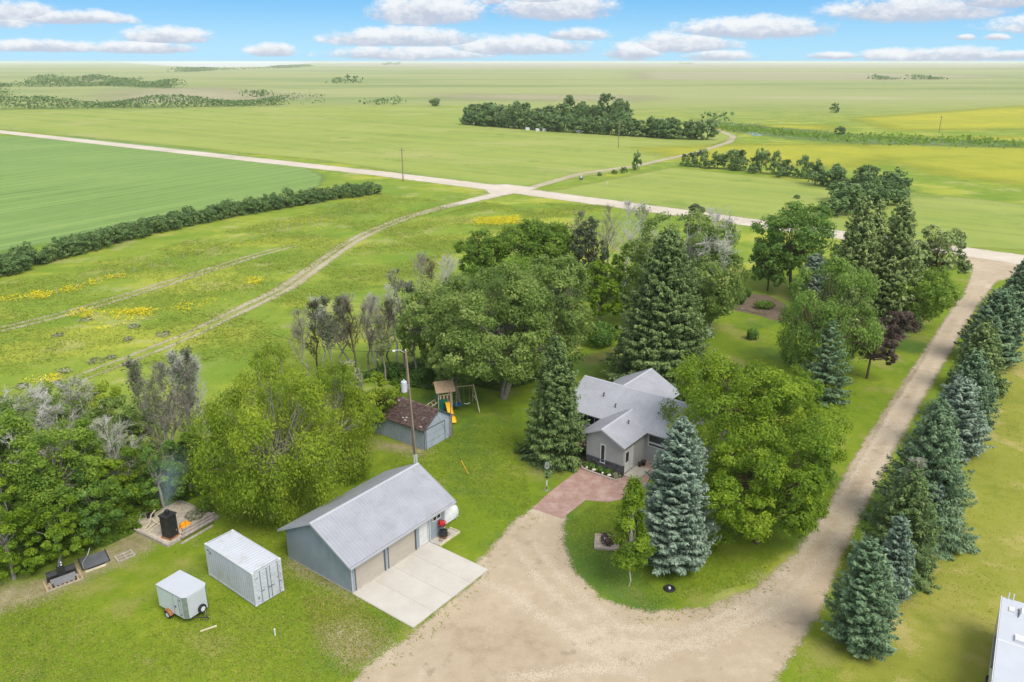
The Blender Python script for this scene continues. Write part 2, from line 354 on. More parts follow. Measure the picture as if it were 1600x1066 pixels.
LAWN = ground_mat('lawn', ((0.085, 0.145, 0.012), (0.145, 0.210, 0.012), (0.235, 0.270, 0.028)), 0.5, 0.5, 0.5, 0.07, 0.8, 9.0, bump=0.4,
                  patches=((0.13, 0.53, (0.245, 0.235, 0.065), 0.75), (0.05, 0.52, (0.060, 0.125, 0.020), 0.85), (0.45, 0.60, (0.27, 0.235, 0.095), 0.55), (0.9, 0.62, (0.050, 0.105, 0.014), 0.5)))
VERGE = ground_mat('dry_verge', ((0.155, 0.190, 0.022), (0.230, 0.245, 0.036), (0.315, 0.290, 0.078)), 0.5, 0.5, 0.5, 0.1, 0.7, 8.0, bump=0.4,
                   patches=((0.15, 0.54, (0.40, 0.33, 0.13), 0.7), (0.1, 0.56, (0.130, 0.170, 0.016), 0.65), (0.6, 0.62, (0.13, 0.15, 0.02), 0.5)))
GRAVEL = ground_mat('yard_gravel', ((0.305, 0.240, 0.163), (0.400, 0.325, 0.230), (0.485, 0.41, 0.305)), 0.5, 0.3, 0.9, 0.13, 0.9, 11.0, bump=0.5,
                    patches=((0.5, 0.57, (0.235, 0.185, 0.125), 0.6), (0.09, 0.52, (0.45, 0.36, 0.255), 0.65), (2.6, 0.62, (0.20, 0.16, 0.11), 0.55), (1.6, 0.64, (0.55, 0.47, 0.37), 0.6), (0.25, 0.60, (0.37, 0.31, 0.26), 0.6)))
ROAD = ground_mat('road_gravel', ((0.40, 0.35, 0.285), (0.50, 0.44, 0.365), (0.57, 0.52, 0.45)), 0.7, 0.6, 0.3, 0.05, 0.3, 3.0, bump=0.2, patches=((0.2, 0.58, (0.36, 0.31, 0.24), 0.5),))
FIELD = ground_mat('crop_field', ((0.100, 0.185, 0.045), (0.140, 0.232, 0.060), (0.185, 0.275, 0.078)), 1.2, 1.5, 0.2, 0.03, 0.25, 1.6, bump=0.6, stretch=(0.35, 1, 1), rows=(math.radians(-62), 0.45, (0.215, 0.310, 0.085), 0.75), patches=((0.02, 0.53, (0.115, 0.205, 0.062), 0.6), (0.12, 0.58, (0.165, 0.26, 0.055), 0.5)))
PASTURE = ground_mat('pasture', ((0.160, 0.232, 0.042), (0.218, 0.276, 0.058), (0.285, 0.315, 0.090)), 1.5, 2.0, 0.1, 0.02, 0.12, 1.0, bump=0.5, stretch=(0.4, 1, 1), patches=((0.02, 0.53, (0.31, 0.31, 0.11), 0.65), (0.06, 0.56, (0.12, 0.195, 0.03), 0.7)), rows=(math.radians(38), 0.10, (0.29, 0.33, 0.07), 0.55))
YELLOW = ground_mat('yellow_bloom_field', ((0.270, 0.310, 0.030), (0.370, 0.375, 0.036), (0.54, 0.47, 0.04)), 3, 14, 0.05, 0.02, 0.08, 0.6, bump=0.4, stretch=(0.4, 1, 1), keep=0.8, patches=((0.012, 0.55, (0.22, 0.29, 0.05), 0.7),))
SOIL = ground_mat('garden_soil', ((0.100, 0.072, 0.050), (0.140, 0.102, 0.072), (0.185, 0.138, 0.100)), 0.15, 0.15, 0.8, 0.3, 1.2, 8.0, bump=0.5)
DIRT = ground_mat('bare_dirt', ((0.20, 0.165, 0.095), (0.285, 0.235, 0.145), (0.38, 0.32, 0.22)), 1.3, 1.1, 0.9, 0.3, 1.2, 8.0, keep=0.8)
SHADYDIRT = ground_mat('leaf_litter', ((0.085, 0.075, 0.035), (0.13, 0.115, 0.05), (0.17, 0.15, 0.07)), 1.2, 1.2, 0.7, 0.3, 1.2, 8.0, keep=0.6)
MARKS = ground_mat('packed_gravel', ((0.44, 0.375, 0.29), (0.51, 0.44, 0.345), (0.57, 0.50, 0.40)), 0.5, 0.5, 0.5, 0.2, 1.0, 9.0, keep=0.5)
WEEDY = ground_mat('weedy_gravel', ((0.16, 0.145, 0.06), (0.23, 0.20, 0.10), (0.30, 0.25, 0.15)), 0.42, 0.3, 0.45, 0.3, 1.2, 8.0, keep=0.65)
RUT = ground_mat('wheel_rut', ((0.32, 0.28, 0.175), (0.42, 0.37, 0.25), (0.49, 0.44, 0.33)), 0.42, 0.4, 0.25, 0.06, 0.5, 4.0, keep=0.85)
MARSH = ground_mat('marsh_reeds', ((0.09, 0.15, 0.06), (0.13, 0.20, 0.075), (0.18, 0.24, 0.09)), 8, 9, 0.02, 0.01, 0.05, 0.3, bump=0.5, keep=0.85)
TAN = ground_mat('dry_grassland', ((0.30, 0.30, 0.165), (0.375, 0.35, 0.215), (0.43, 0.39, 0.27)), 30, 60, 0.004, 0.002, 0.01, 0.05, bump=0.1, stretch=(0.3, 1, 1), keep=0.75)
SALT = ground_mat('salt_flat', ((0.42, 0.43, 0.44), (0.47, 0.48, 0.49), (0.52, 0.52, 0.52)), 60, 60, 0.002, 0.001, 0.01, 0.05, bump=0.0)
m, nt, out = newmat('pavers'); p = geo(nt)
q = nd(nt, 'Mapping', {'Vector': p, 'Rotation': (0, 0, math.radians(-53))}).outputs[0]
br = nd(nt, 'TexBrick', {'Vector': q, 'Color1': c4((0.30, 0.175, 0.145)), 'Color2': c4((0.37, 0.24, 0.20)), 'Mortar': c4((0.27, 0.175, 0.15)), 'Scale': 1.0, 'Mortar Size': 0.008, 'Brick Width': 0.22, 'Row Height': 0.11})
c = mixc(nt, sstep(nt, noise(nt, p, 0.9, 5, 0.6), 0.4, 0.7), br.outputs[0], (0.42, 0.30, 0.255))
sh = bsdf(nt, c, 0.85, 0.2, 0, nd(nt, 'Bump', {'Strength': 0.2, 'Distance': 0.01, 'Height': br.outputs[1]}).outputs[0])
e = nd(nt, 'Attribute', attribute_name='edge').outputs['Fac']
mx = nd(nt, 'MixShader', {0: sstep(nt, e, -0.02, 0.02), 1: nd(nt, 'BsdfTransparent').outputs[0], 2: sh.outputs[0]}); nt.links.new(mx.outputs[0], out.inputs[0]); M['pavers'] = m

# far country
sheet('salt_lake', [[(180, 97.2), (250, 102.5), (330, 105.5), (420, 104.5), (480, 99.5), (500, 97.6), (330, 97.0)]], res=260, z=0.02, mat=SALT, margin=200)
sheet('dry_grassland', [[(560, 99), (760, 98), (1000, 100), (1600, 101.5), (1600, 106), (1200, 107), (700, 106.5), (480, 103)]], res=200, z=0.012, mat=TAN, margin=150)
sheet('dry_pasture', [[(1000, 112), (1300, 113), (1580, 119), (1400, 126), (1000, 124)], [(190, 140), (330, 137), (480, 152), (330, 158), (190, 160)], [(700, 147), (1000, 150), (990, 158), (740, 155)]], res=40, z=0.012, mat=TAN, margin=60)
sheet('pasture', [[(-60, 172), (200, 172), (500, 166), (720, 165), (1160, 190), (1150, 215), (1000, 262), (840, 288), (790, 296), (500, 250), (-60, 196)]], res=5, z=0.006, mat=PASTURE, margin=6)
sheet('yellow_pasture', [[(1380, 215), (1700, 214), (1700, 300), (1500, 275), (1330, 240)], [(1000, 232), (1150, 226), (1330, 226), (1420, 240), (1330, 262), (1080, 250)],
                         [(1340, 185), (1600, 165), (1700, 200), (1400, 204)], [(1100, 195), (1300, 196), (1290, 204), (1120, 204)]], res=6, z=0.012, mat=YELLOW, margin=14)
sheet('east_pasture', [[(850, 300), (1050, 262), (1420, 300), (1700, 330), (1700, 396), (1480, 385), (1100, 332)]], res=2.5, z=0.008, mat=PASTURE, margin=4)
sheet('marsh', [[(1090, 187), (1200, 198), (1330, 210), (1420, 215), (1600, 222), (1640, 232), (1500, 228), (1350, 224), (1230, 217), (1160, 207)]], res=5, z=0.016, mat=MARSH, margin=10)
m, nt, out = newmat('pond_water'); sh = bsdf(nt, (0.30, 0.36, 0.40), 0.08, 0.5); nt.links.new(sh.outputs[0], out.inputs[0]); M['water'] = m
pp = [at(*q) for q in ((1168, 206), (1186, 208), (1191, 212), (1180, 212.5), (1166, 209))]
structure(link('pond_water', mesh_np('pond_water', [(q.x, q.y, 0.03) for q in pp], [tuple(range(5))], M['water'])))
sheet('crop_field', [[(-80, 212), (120, 214), (330, 236), (470, 258), (505, 275), (500, 292), (420, 310), (300, 336), (120, 372), (-80, 408)]], res=2.5, z=0.008, mat=FIELD, margin=4)
# roads and tracks
sheet('gravel_road', lines=[([(-60, 199), (0, 206), (200, 228), (400, 250), (600, 272), (800, 297), (1000, 324), (1190, 350), (1350, 372), (1490, 391), (1620, 409), (1800, 434)], 4.6)],
      polys=[[(752, 290), (790, 288), (842, 294), (800, 303), (770, 309), (700, 325), (690, 322), (765, 303)]], res=1.2, z=0.024, mat=ROAD, margin=2.2)
sheet('field_track', lines=[([(832, 293), (905, 272), (1000, 258), (1090, 238), (1140, 222), (1146, 213), (1120, 203), (1075, 192)], 1.7)], res=0.9, z=0.02, mat=RUT, margin=1.8)
RUTL = [(770, 307), (700, 322), (640, 338), (580, 362), (545, 380), (500, 412), (450, 448), (420, 464), (360, 492), (300, 522), (200, 562), (110, 596)]
def offset(line, d):
    L = [at(*p) for p in line]; o = []
    for i, q in enumerate(L):
        t = (L[min(i + 1, len(L) - 1)] - L[max(i - 1, 0)]).normalized(); s = q + Vector((-t.y, t.x, 0)) * d
        x, y = px_of(np.array(s)); o.append((float(x), float(y)))
    return o
hwr = [1.2, .85, .7, .7, .75, .75, .75, .65, .5, .4, .3, .15]
sheet('dirt_track', lines=[(offset(RUTL, 0.95), hwr), (offset(RUTL, -0.95), hwr), (RUTL[:3], [2.2, 1.2, .4])], res=0.35, z=0.016, mat=RUT, margin=1.1)
R2 = [(460, 383), (400, 399), (330, 421), (250, 446), (160, 474), (80, 496), (-30, 522)]
h2 = [.15, .45, .5, .55, .5, .5, .5]
sheet('grass_track', lines=[(offset(R2, 0.95), h2), (offset(R2, -0.95), [a * .8 for a in h2])], res=0.35, z=0.016, mat=RUT, margin=0.9)
# yard
sheet('lawn', [[(-80, 1120), (-80, 930), (60, 905), (200, 830), (300, 770), (420, 720), (560, 670), (640, 610), (760, 600), (900, 560), (930, 500), (1060, 470), (1120, 430), (1200, 418), (1330, 420), (1460, 430), (1515, 395), (1540, 440), (1330, 800), (1000, 1000), (620, 1120)], [(1160, 1140), (1222, 1046), (1280, 956), (1347, 798), (1472, 570), (1540, 450), (1600, 428), (1650, 440), (1600, 505), (1560, 600), (1500, 740), (1420, 920), (1330, 1015), (1285, 1140)]],
      res=0.6, z=0.006, mat=LAWN, margin=1.2)
sheet('dry_verge', [[(1265, 1140), (1320, 1020), (1410, 900), (1490, 740), (1550, 600), (1590, 505), (1640, 440), (1720, 470), (1720, 1140)]], res=0.5, z=0.010, mat=VERGE, margin=1.6)
sheet('driveway', [[(1500, 388), (1508, 405), (1519, 424), (1510, 450), (1470, 510), (1400, 615), (1335, 715), (1290, 800), (1245, 862), (1180, 918), (1105, 950), (1010, 956), (940, 936), (900, 897), (880, 850), (882, 806), (852, 797), (835, 793), (800, 818), (760, 868), (738, 884), (750, 902),
                    (642, 992), (600, 1020), (568, 1044), (540, 1090), (1170, 1120), (1222, 1048), (1280, 958), (1318, 862), (1347, 800), (1403, 692), (1472, 572), (1524, 482), (1556, 440), (1615, 424), (1640, 408)]],
      res=0.3, z=0.020, mat=GRAVEL, margin=1.2)
sheet('brick_path', [[(831, 795), (858, 770), (906, 733), (899, 712), (889, 700), (898, 684), (915, 672), (940, 690), (950, 715), (975, 700), (1030, 720), (1010, 756), (985, 778), (950, 785), (915, 782), (878, 811), (852, 802)]], res=0.12, z=0.028, mat=M['pavers'], margin=0.2)
sheet('garden_soil', [[(1129, 481), (1140, 474), (1165, 458), (1200, 462), (1232, 478), (1262, 490), (1252, 505), (1215, 502), (1180, 492)]], res=0.3, z=0.012, mat=SOIL, margin=0.5)
sheet('bare_dirt', [[(60, 905), (120, 880), (200, 838), (250, 815), (262, 838), (215, 868), (130, 908), (60, 940), (-20, 965), (-20, 925)], [(500, 985), (550, 965), (600, 1000), (585, 1035), (545, 1040), (515, 1015)],
                    [(455, 872), (550, 927), (545, 936), (500, 915), (452, 884)], [(590, 690), (675, 700), (660, 712), (600, 702)]], res=0.3, z=0.012, mat=DIRT, margin=0.9)
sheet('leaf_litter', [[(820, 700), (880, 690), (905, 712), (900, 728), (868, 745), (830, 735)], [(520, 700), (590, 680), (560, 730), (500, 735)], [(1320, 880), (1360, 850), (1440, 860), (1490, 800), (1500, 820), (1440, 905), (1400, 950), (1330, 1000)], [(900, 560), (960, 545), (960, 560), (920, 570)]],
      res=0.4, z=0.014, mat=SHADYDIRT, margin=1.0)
sheet('wheel_marks', lines=[(offset([(1512, 460), (1470, 540), (1401, 655), (1343, 755), (1284, 850), (1205, 940), (1085, 1000), (960, 990), (860, 905), (815, 845)], s), [.1, .3, .34, .34, .34, .36, .36, .34, .3, .1]) for s in (-.8, .8)] + [([(1240, 900), (1130, 985), (980, 1040), (800, 1060)], [.2, .4, .5, .3]), ([(740, 900), (800, 930), (900, 1000), (1000, 1060)], [.1, .4, .5, .4])], res=0.25, z=0.023, mat=MARKS, margin=1.0)
# a grassy, darker middle strip between the wheel lines of the drive
sheet('drive_centre_strip', lines=[([(1452, 545), (1430, 580), (1392, 635), (1338, 728), (1300, 790)], [0.0, 0.1, 0.1, -0.05, -0.3])], res=0.2, z=0.026, mat=WEEDY, margin=0.8)
# haze: one closed box of even air around camera and country
m = bpy.data.materials.new('haze_air'); m.use_nodes = True; nt = m.node_tree
for n in list(nt.nodes): nt.nodes.remove(n)
out = nt.nodes.new('ShaderNodeOutputMaterial')
pv = nd(nt, 'VolumePrincipled', {'Color': (0.86, 0.89, 0.88, 1), 'Density': 0.00009, 'Anisotropy': 0.0})
nt.links.new(pv.outputs[0], out.inputs['Volume'])
HZ = box(-46000, 46000, -500, 46000, -1.0, CAM_H + 1.5).obj('haze', m); stuff(HZ)

# ================================================================== buildings
def solid(P, thick, name, mat, parent):
    """a quad plate P (4 points, outer face) thickened inwards"""
    P = [Vector(p) for p in P]; n = (P[1] - P[0]).cross(P[3] - P[0]).normalized()
    return MB().prism(P, -n * thick).obj(name, mat, parent)
def metal_slope(A, B, C, D, parent, cover=0.9, ribs=3, mat='roof_metal'):
    """ribbed roof sheets; A->B along the eave, D->C along the ridge (A below D)"""
    A, B, C, D = map(Vector, (A, B, C, D)); L = (B - A).length; n = max(1, round(L / cover)); nrm = (B - A).cross(D - A).normalized()
    for i in range(n):
        mb = MB(); prof = []
        for r in range(ribs):
            s0 = r / ribs; w_ = 1 / ribs
            prof += [(s0 + 0.00 * w_, 0), (s0 + .70 * w_, 0), (s0 + .78 * w_, .028), (s0 + .90 * w_, .028), (s0 + .98 * w_, 0)]
        prof.append((1.0, 0))
        vs = []
        for s, hh_ in prof:
            t = (i + s * 0.998) / n
            lo_, hi_ = A.lerp(B, t), D.lerp(C, t)
            vs += [lo_ + nrm * (hh_ + .004), hi_ + nrm * (hh_ + .004)]
        k = len(prof); mb.add(vs, [(2 * j, 2 * j + 2, 2 * j + 3, 2 * j + 1) for j in range(k - 1)])
        mb.obj('roof_sheet', M[mat], parent)
def deck_pair(parent, x0, x1, y0, ym, y1, ze0, zr, ze1, axis='x', mat='dark_trim', roof='roof_metal', th=0.14, sheets=True, ribs=3, cover=0.9):
    """gable roof with the ridge along x (or along y when axis is y, with the roles of x and y swapped)"""
    def q(a, b, c): return (a, b, c) if axis == 'x' else (b, a, c)
    fl = axis != 'x'
    for (ya, za, sgn) in ((y0, ze0, 1), (y1, ze1, -1)):
        P = [q(x0, ya, za), q(x1, ya, za), q(x1, ym, zr), q(x0, ym, zr)]
        if (sgn < 0) != fl: P = [P[1], P[0], P[3], P[2]]
        solid(P, th, 'roof_deck', M[mat], parent)
        if sheets: metal_slope(*P, parent, cover, ribs, roof)
    MB().prism([q(x0 - .01, ym - .16, zr - .055), q(x0 - .01, ym, zr + .05), q(x0 - .01, ym + .16, zr - .055), q(x0 - .01, ym, zr + .02)], q(x1 - x0 + .02, 0, 0)).obj('ridge_cap', M['roof_metal_trim'], parent)
    for xa in (x0 - .035, x1 + .005):
        for (ya, za) in ((y0, ze0), (y1, ze1)):
            MB().prism([q(xa, ya, za - .15), q(xa, ya, za + .03), q(xa, ym, zr + .03), q(xa, ym, zr - .15)], q(.03, 0, 0)).obj('rake_trim', M['roof_metal_trim'], parent)
def gable_wall(parent, pts, d, mat, name='wall'): return MB().prism(pts, d).obj(name, M[mat], parent)
def window(parent, x0, x1, z0, z1, y, nx=1, rows=1, frame='white_paint', fw=.07, axis='x', face=-1, split=None):
    """window proud of a wall; axis x: wall along x at y, outside towards face*y"""
    def bx(a0, a1, z0_, z1_, d0, d1):
        lo_, hi_ = sorted((y + face * d0, y + face * d1))
        return box(a0, a1, lo_, hi_, z0_, z1_) if axis == 'x' else box(lo_, hi_, a0, a1, z0_, z1_)
    mb = MB(); wn = None
    fr = MB()
    for (a, b, c, d) in ((x0, x1, z0, z0 + fw), (x0, x1, z1 - fw, z1), (x0, x0 + fw, z0 + fw, z1 - fw), (x1 - fw, x1, z0 + fw, z1 - fw)):
        t = bx(a, b, c, d, .0, .06); fr.add(t.v, t.f)
    for k in range(1, nx):
        xm = x0 + (x1 - x0) * k / nx; t = bx(xm - fw / 2, xm + fw / 2, z0 + fw, z1 - fw, 0, .055); fr.add(t.v, t.f)
    if split:
        t = bx(x0 + fw, x1 - fw, split - fw, split + fw, 0, .05); fr.add(t.v, t.f)
    wn = fr.obj('window', M[frame], parent)
    bx(x0 + fw, x1 - fw, z0 + fw, z1 - fw, .0, .02).obj('pane', M['glass'], wn)
    return wn

# ---- garage
gO = at(551, 928)
g = thing('garage', 'blue-grey garage with ribbed metal roof and two beige doors', 'garage', (gO.x, gO.y, 0), math.radians(53))
L_, D_, ZE = 10.2, 7.4, 2.65
SL = 0.53; ZR = ZE + SL * (D_ / 2 + .42)
def zroof(y): return ZE + SL * (y + .42) if y < D_ / 2 else ZR - SL * (y - D_ / 2)
for xa in (0.0, L_ - .15):
    gable_wall(g, [(xa, 0, .12), (xa, D_, .12), (xa, D_, zroof(D_) - .16), (xa, D_ / 2, ZR - .16), (xa, 0, zroof(0) - .16)], (.15, 0, 0), 'bluegrey_siding')
box(.15, L_ - .15, D_ - .15, D_, .12, zroof(D_) - .2).obj('wall', M['bluegrey_siding'], g)
fw_ = MB()
for a, b, z0, z1 in ((.15, .42, .12, 2.55), (3.34, 3.78, .12, 2.55), (6.74, 7.25, .12, 2.55), (8.17, L_ - .15, .12, 2.55), (.42, 3.34, 2.3, 2.55), (3.78, 6.74, 2.3, 2.55), (7.25, 8.17, 2.2, 2.55)):
    fw_.box(a, b, .0, .15, z0, z1)
fw_.obj('wall', M['bluegrey_siding'], g)
box(-.02, L_ + .02, -.02, D_ + .02, -.1, .12).obj('foundation', M['old_concrete'], g)
deck_pair(g, -.42, 11.15, -.42, D_ / 2, D_ + .42, ZE, ZR, ZE)
for x0, x1 in ((.42, 3.34), (3.78, 6.74)):
    dr = box(x0, x1, .10, .14, .02, 2.3).obj('garage_door', M['dark_trim'], g)
    for k in range(4): box(x0 + .01, x1 - .01, .06, .10, .03 + k * .5675, .03 + (k + 1) * .5675 - .012).obj('door_panel', M['garage_door'], dr)
    for xa in (x0 - .09, x1): box(xa, xa + .09, -.025, .06, .02, 2.3).obj('door_trim', M['dark_trim'], g)
    box(x0 - .09, x1 + .09, -.027, .06, 2.3, 2.4).obj('door_trim', M['dark_trim'], g)
md = box(7.25, 8.17, .03, .09, .06, 2.2).obj('door', M['white_paint'], g)
MB().lathe([(.02, 0), (.035, .01), (.035, .05), (.01, .06)], 10, (7.35, -.02, 1.05)).obj('handle', M['steel'], md)
for xa in (7.17, 8.17): box(xa, xa + .08, -.03, .03, .06, 2.28).obj('door_trim', M['white_paint'], g)
window(g, 8.75, 9.75, 1.62, 2.22, 0.0, 2)
for xa in (-.03, L_ - .07): box(xa, xa + .1, -.035, .0, .12, 2.42).obj('corner_trim', M['roof_metal_trim'], g)
box(-.42, 11.15, -.55, -.425, ZE - .16, ZE - .02).obj('gutter', M['roof_metal_trim'], g)
MB().tube([(8.35, -.48, ZE - .16), (8.35, -.09, ZE - .4), (8.35, -.07, .15), (8.35, -.35, .08)], .045, 6).obj('downspout', M['white_paint'], g)
# apron slab: four bays with open control joints
pad = structure(link('concrete_pad', None, None, (gO.x, gO.y, 0), math.radians(53)))
for k in range(4):
    box(.02 + k * 2.06, .02 + (k + 1) * 2.06 - .015, -6.15, -.03, -.06, .075).obj('concrete_bay', M['concrete'], pad, bevel=.01)
box(-.05, 8.3, -6.2, .0, -.08, .055).obj('joint_bed', M['old_concrete'], pad)
def gl(x, y, z=0): return Vector((gO.x, gO.y, 0)) + Matrix.Rotation(math.radians(53), 3, 'Z') @ Vector((x, y, z))
fb_ = structure(link('flower_bed', None, None, tuple(gl(8.35, -1.05)), math.radians(53)))
box(.0, 2.4, .0, 1.0, -.05, .07).obj('bed_soil', M['old_concrete'], fb_)
for a in ((0, 2.5, -.1, 0), (2.4, 2.5, 0, 1.0)): box(*a, -.05, .16).obj('bed_edging', M['wood_pale'], fb_)
random.seed(3)
def rock_me(r, seed, name, mat):
    rr = random.Random(seed); mb = MB(); n, mrow = 9, 5; vs = []
    for i in range(mrow):
        ph = PI * (i + .5) / mrow
        for k in range(n):
            q = 2 * PI * k / n; s = r * (0.8 + .4 * rr.random())
            vs.append((s * math.sin(ph) * math.cos(q), s * math.sin(ph) * math.sin(q) * .85, r * .55 + s * .62 * math.cos(ph)))
    fs = [(i * n + k, (i + 1) * n + k, (i + 1) * n + (k + 1) % n, i * n + (k + 1) % n) for i in range(mrow - 1) for k in range(n)] + [tuple(range(n)), tuple(range((mrow - 1) * n, mrow * n))[::-1]]
    mb.add(vs, fs); me = bpy.data.meshes.new(name); me.from_pydata(mb.v, [], mb.f); me.materials.append(mat); me.update(); return me
p = gl(9.45, -.55); bs_ = thing('planter_barrel', 'dark barrel planter standing below the garage window', 'planter', tuple(p))
MB().lathe([(.26, .05), (.34, .3), (.36, .5), (.33, .72), (.28, .74), (.27, .68)], 14).obj('barrel', M['black_metal'], bs_)
MB().lathe([(.345, .22), (.352, .22), (.352, .27), (.345, .27)], 14).obj('hoop', M['rust'], bs_)
for (x, y, r, lab) in ((8.95, -.72, .17, 'brown rock in the bed left of the barrel planter'), (9.95, -.62, .2, 'brown rock in the bed right of the barrel planter')):
    o = link('rock', rock_me(r, int(x * 7), 'rock', M['brown_rock']), None, tuple(gl(x, y, .07))); tag(o, lab, 'rock')

# ---- shipping container
cO = at(326.6, 899.6); cD = at(399.3, 949.3); cth = math.atan2(cD.y - cO.y, cD.x - cO.x)
ct = thing('shipping_container', 'white corrugated steel shipping container on the grass', 'container', (cO.x, cO.y, .08), cth)
CL_, CW, CH = 6.06, 2.44, 2.78
def corr(n, L, amp, per=0.28):
    pts = []; k = int(L / per)
    for i in range(k): a = L * i / k; b = L / k; pts += [(a, 0), (a + .35 * b, 0), (a + .5 * b, amp), (a + .85 * b, amp)]
    return pts + [(L, 0)]
for y, s in ((.012, 1), (CW - .012, -1)):
    pr = corr(0, CL_ - .3, .018 * s); mb = MB(); vs = []
    for a, d in pr: vs += [(.15 + a, y + d, .15), (.15 + a, y + d, CH - .1)]
    f = [(2 * i, 2 * i + 2, 2 * i + 3, 2 * i + 1) for i in range(len(pr) - 1)]
    mb.add(vs, f if s > 0 else [q[::-1] for q in f]); mb.obj('side_panel', M['white_steel'], ct)
mb = MB(); pr = corr(0, CL_ - .3, -.018, .3); vs = []
for a, d in pr: vs += [(.15 + a, .06, CH - .03 + d), (.15 + a, CW - .06, CH - .03 + d)]
mb.add(vs, [(2 * i + 1, 2 * i, 2 * i + 2, 2 * i + 3)[::-1] for i in range(len(pr) - 1)]); mb.obj('roof_panel', M['white_steel'], ct)
box(.02, .06, .12, CW - .12, .15, CH - .1).obj('end_panel', M['white_steel'], ct)
box(.1, CL_ - .1, .1, CW - .1, .1, .16).obj('floor', M['wood_grey'], ct)
for y in (0.0, CW - .07):
    box(.15, CL_ - .15, y, y + .07, 0, .15).obj('bottom_rail', M['white_steel'], ct)
    box(.15, CL_ - .15, y, y + .07, CH - .1, CH).obj('top_rail', M['white_steel'], ct)
for x in (0.0, CL_ - .07):
    box(x, x + .07, .15, CW - .15, 0, .15).obj('sill_rail', M['white_steel'], ct); box(x, x + .07, .15, CW - .15, CH - .1, CH).obj('header_rail', M['white_steel'], ct)
for x in (0, CL_ - .16):
    for y in (0, CW - .16):
        box(x, x + .16, y, y + .16, .14, CH - .14).obj('corner_post', M['white_steel'], ct)
        for z in (-.01, CH - .14): box(x - .008, x + .168, y - .008, y + .168, z, z + .15).obj('corner_casting', M['white_paint'], ct, bevel=.01)
for k in range(2):
    y0 = .165 + k * 1.057; dd = box(CL_ - .06, CL_ - .02, y0, y0 + 1.05, .16, CH - .11).obj('door', M['white_steel'], ct)
    for z0, z1 in ((.25, .95), (1.03, 1.75), (1.83, CH - .2)):
        box(CL_ - .02, CL_ + .005, y0 + .06, y0 + .99, z0, z1).obj('door_rib_panel', M['white_steel'], dd, bevel=.01)
    for yb in (y0 + .2, y0 + .86) if k else (y0 + .42, y0 + .98):
        MB().tube([(CL_ + .035, yb, .1), (CL_ + .035, yb, CH - .06)], .024, 6).obj('locking_bar', M['print'], dd)
        box(CL_ + .02, CL_ + .07, yb - .02, yb + .25, 1.02, 1.06).obj('bar_handle', M['print'], dd)
    for z in (.4, 1.0, 1.7, 2.3):
        box(CL_ - .01, CL_ + .03, y0 - .02 if not k else y0 + 1.0, y0 + .06 if not k else y0 + 1.08, z, z + .1).obj('hinge', M['white_paint'], dd)
def marks(y0, y1, z0, z1, n, mt, x=CL_ + .007):
    mb = MB()
    for i in range(n):
        z = z0 + (z1 - z0) * (i + .15) / n; mb.box(x, x + .003, y0, y0 + (y1 - y0) * (.65 + .35 * ((i * 37) % 10) / 10), z, z + (z1 - z0) / n * .5)
    mb.obj('stencilled_marking', M[mt], ct)
marks(.22, .5, 2.15, 2.3, 2, 'print'); marks(.66, 1.05, 2.1, 2.45, 3, 'print_soft'); marks(.28, .5, 1.55, 1.8, 3, 'print_soft'); marks(.7, 1.0, 1.45, 1.75, 2, 'print_soft')
marks(.28, .5, 1.2, 1.26, 1, 'print'); marks(.72, 1.0, 1.22, 1.28, 1, 'print'); marks(.26, .46, .42, .72, 1, 'print'); marks(.26, .46, .6, .72, 1, 'print')
marks(1.5, 2.0, 2.35, 2.42, 1, 'print_soft'); marks(1.5, 2.02, 1.72, 2.05, 4, 'print_soft'); marks(1.95, 2.1, 1.35, 1.5, 1, 'print'); marks(1.45, 1.9, 1.27, 1.31, 1, 'print')
for i, (a, b, c_, d) in enumerate(((.28, .42, 2.3, 2.44), (.47, .52, 2.26, 2.42), (.56, .6, 2.3, 2.36), (.5, .62, 2.12, 2.2), (.66, .78, 2.16, 2.32), (5.6, 5.62, .6, 1.4), (5.5, 5.56, 1.75, 1.85), (5.55, 5.6, 1.5, 1.56))):
    box(a, b, .004, .012, c_, d).obj('stencilled_marking', M['print_soft' if i > 4 else 'print'], ct)

# ---- enclosed cargo trailer
r0 = at(243.4, 912.8, 2.3); r1 = at(290.8, 938.2, 2.3); tth = math.atan2(r1.y - r0.y, r1.x - r0.x)
tr = thing('cargo_trailer', 'small white enclosed cargo trailer with side door parked on the lawn', 'trailer', (r0.x, r0.y, 0), tth)
TL, TW, T0, T1 = 3.05, 1.95, .50, 2.24
foot = [(0, 0), (TL - .28, 0), (TL, .24), (TL, TW - .24), (TL - .28, TW), (0, TW)]
MB().prism([(x, y, T0) for x, y in foot], (0, 0, T1 - T0)).obj('body', M['trailer_skin'], tr)
MB().prism([(x + (.03 if x > 1 else -.03), y + (.03 if y > 1 else -.03), T1) for x, y in foot], (0, 0, .055)).obj('roof', M['trailer_roof'], tr, bevel=.02)
for (a, b) in ((foot[1], foot[2]), (foot[3], foot[4])):
    n = Vector((b[1] - a[1], a[0] - b[0], 0)).normalized() * .012
    MB().prism([(a[0], a[1], T0 + .02), (b[0], b[1], T0 + .02), (b[0], b[1], T1 - .02), (a[0], a[1], T1 - .02)], n).obj('corner_panel', M['tread_plate'], tr)
sd = box(1.85, 2.62, -.025, -.002, T0 + .08, T1 - .06).obj('side_door', M['trailer_skin'], tr)
for x in (1.82, 2.62): box(x, x + .028, -.036, -.001, T0 + .05, T1 - .03).obj('door_seal', M['steel'], sd)
MB().tube([(2.44, -.05, T0 + .12), (2.44, -.05, T1 - .1)], .016, 6).obj('lock_rod', M['print'], sd)
box(1.95, 2.08, -.06, -.025, 1.2, 1.34).obj('latch', M['dark_trim'], sd)
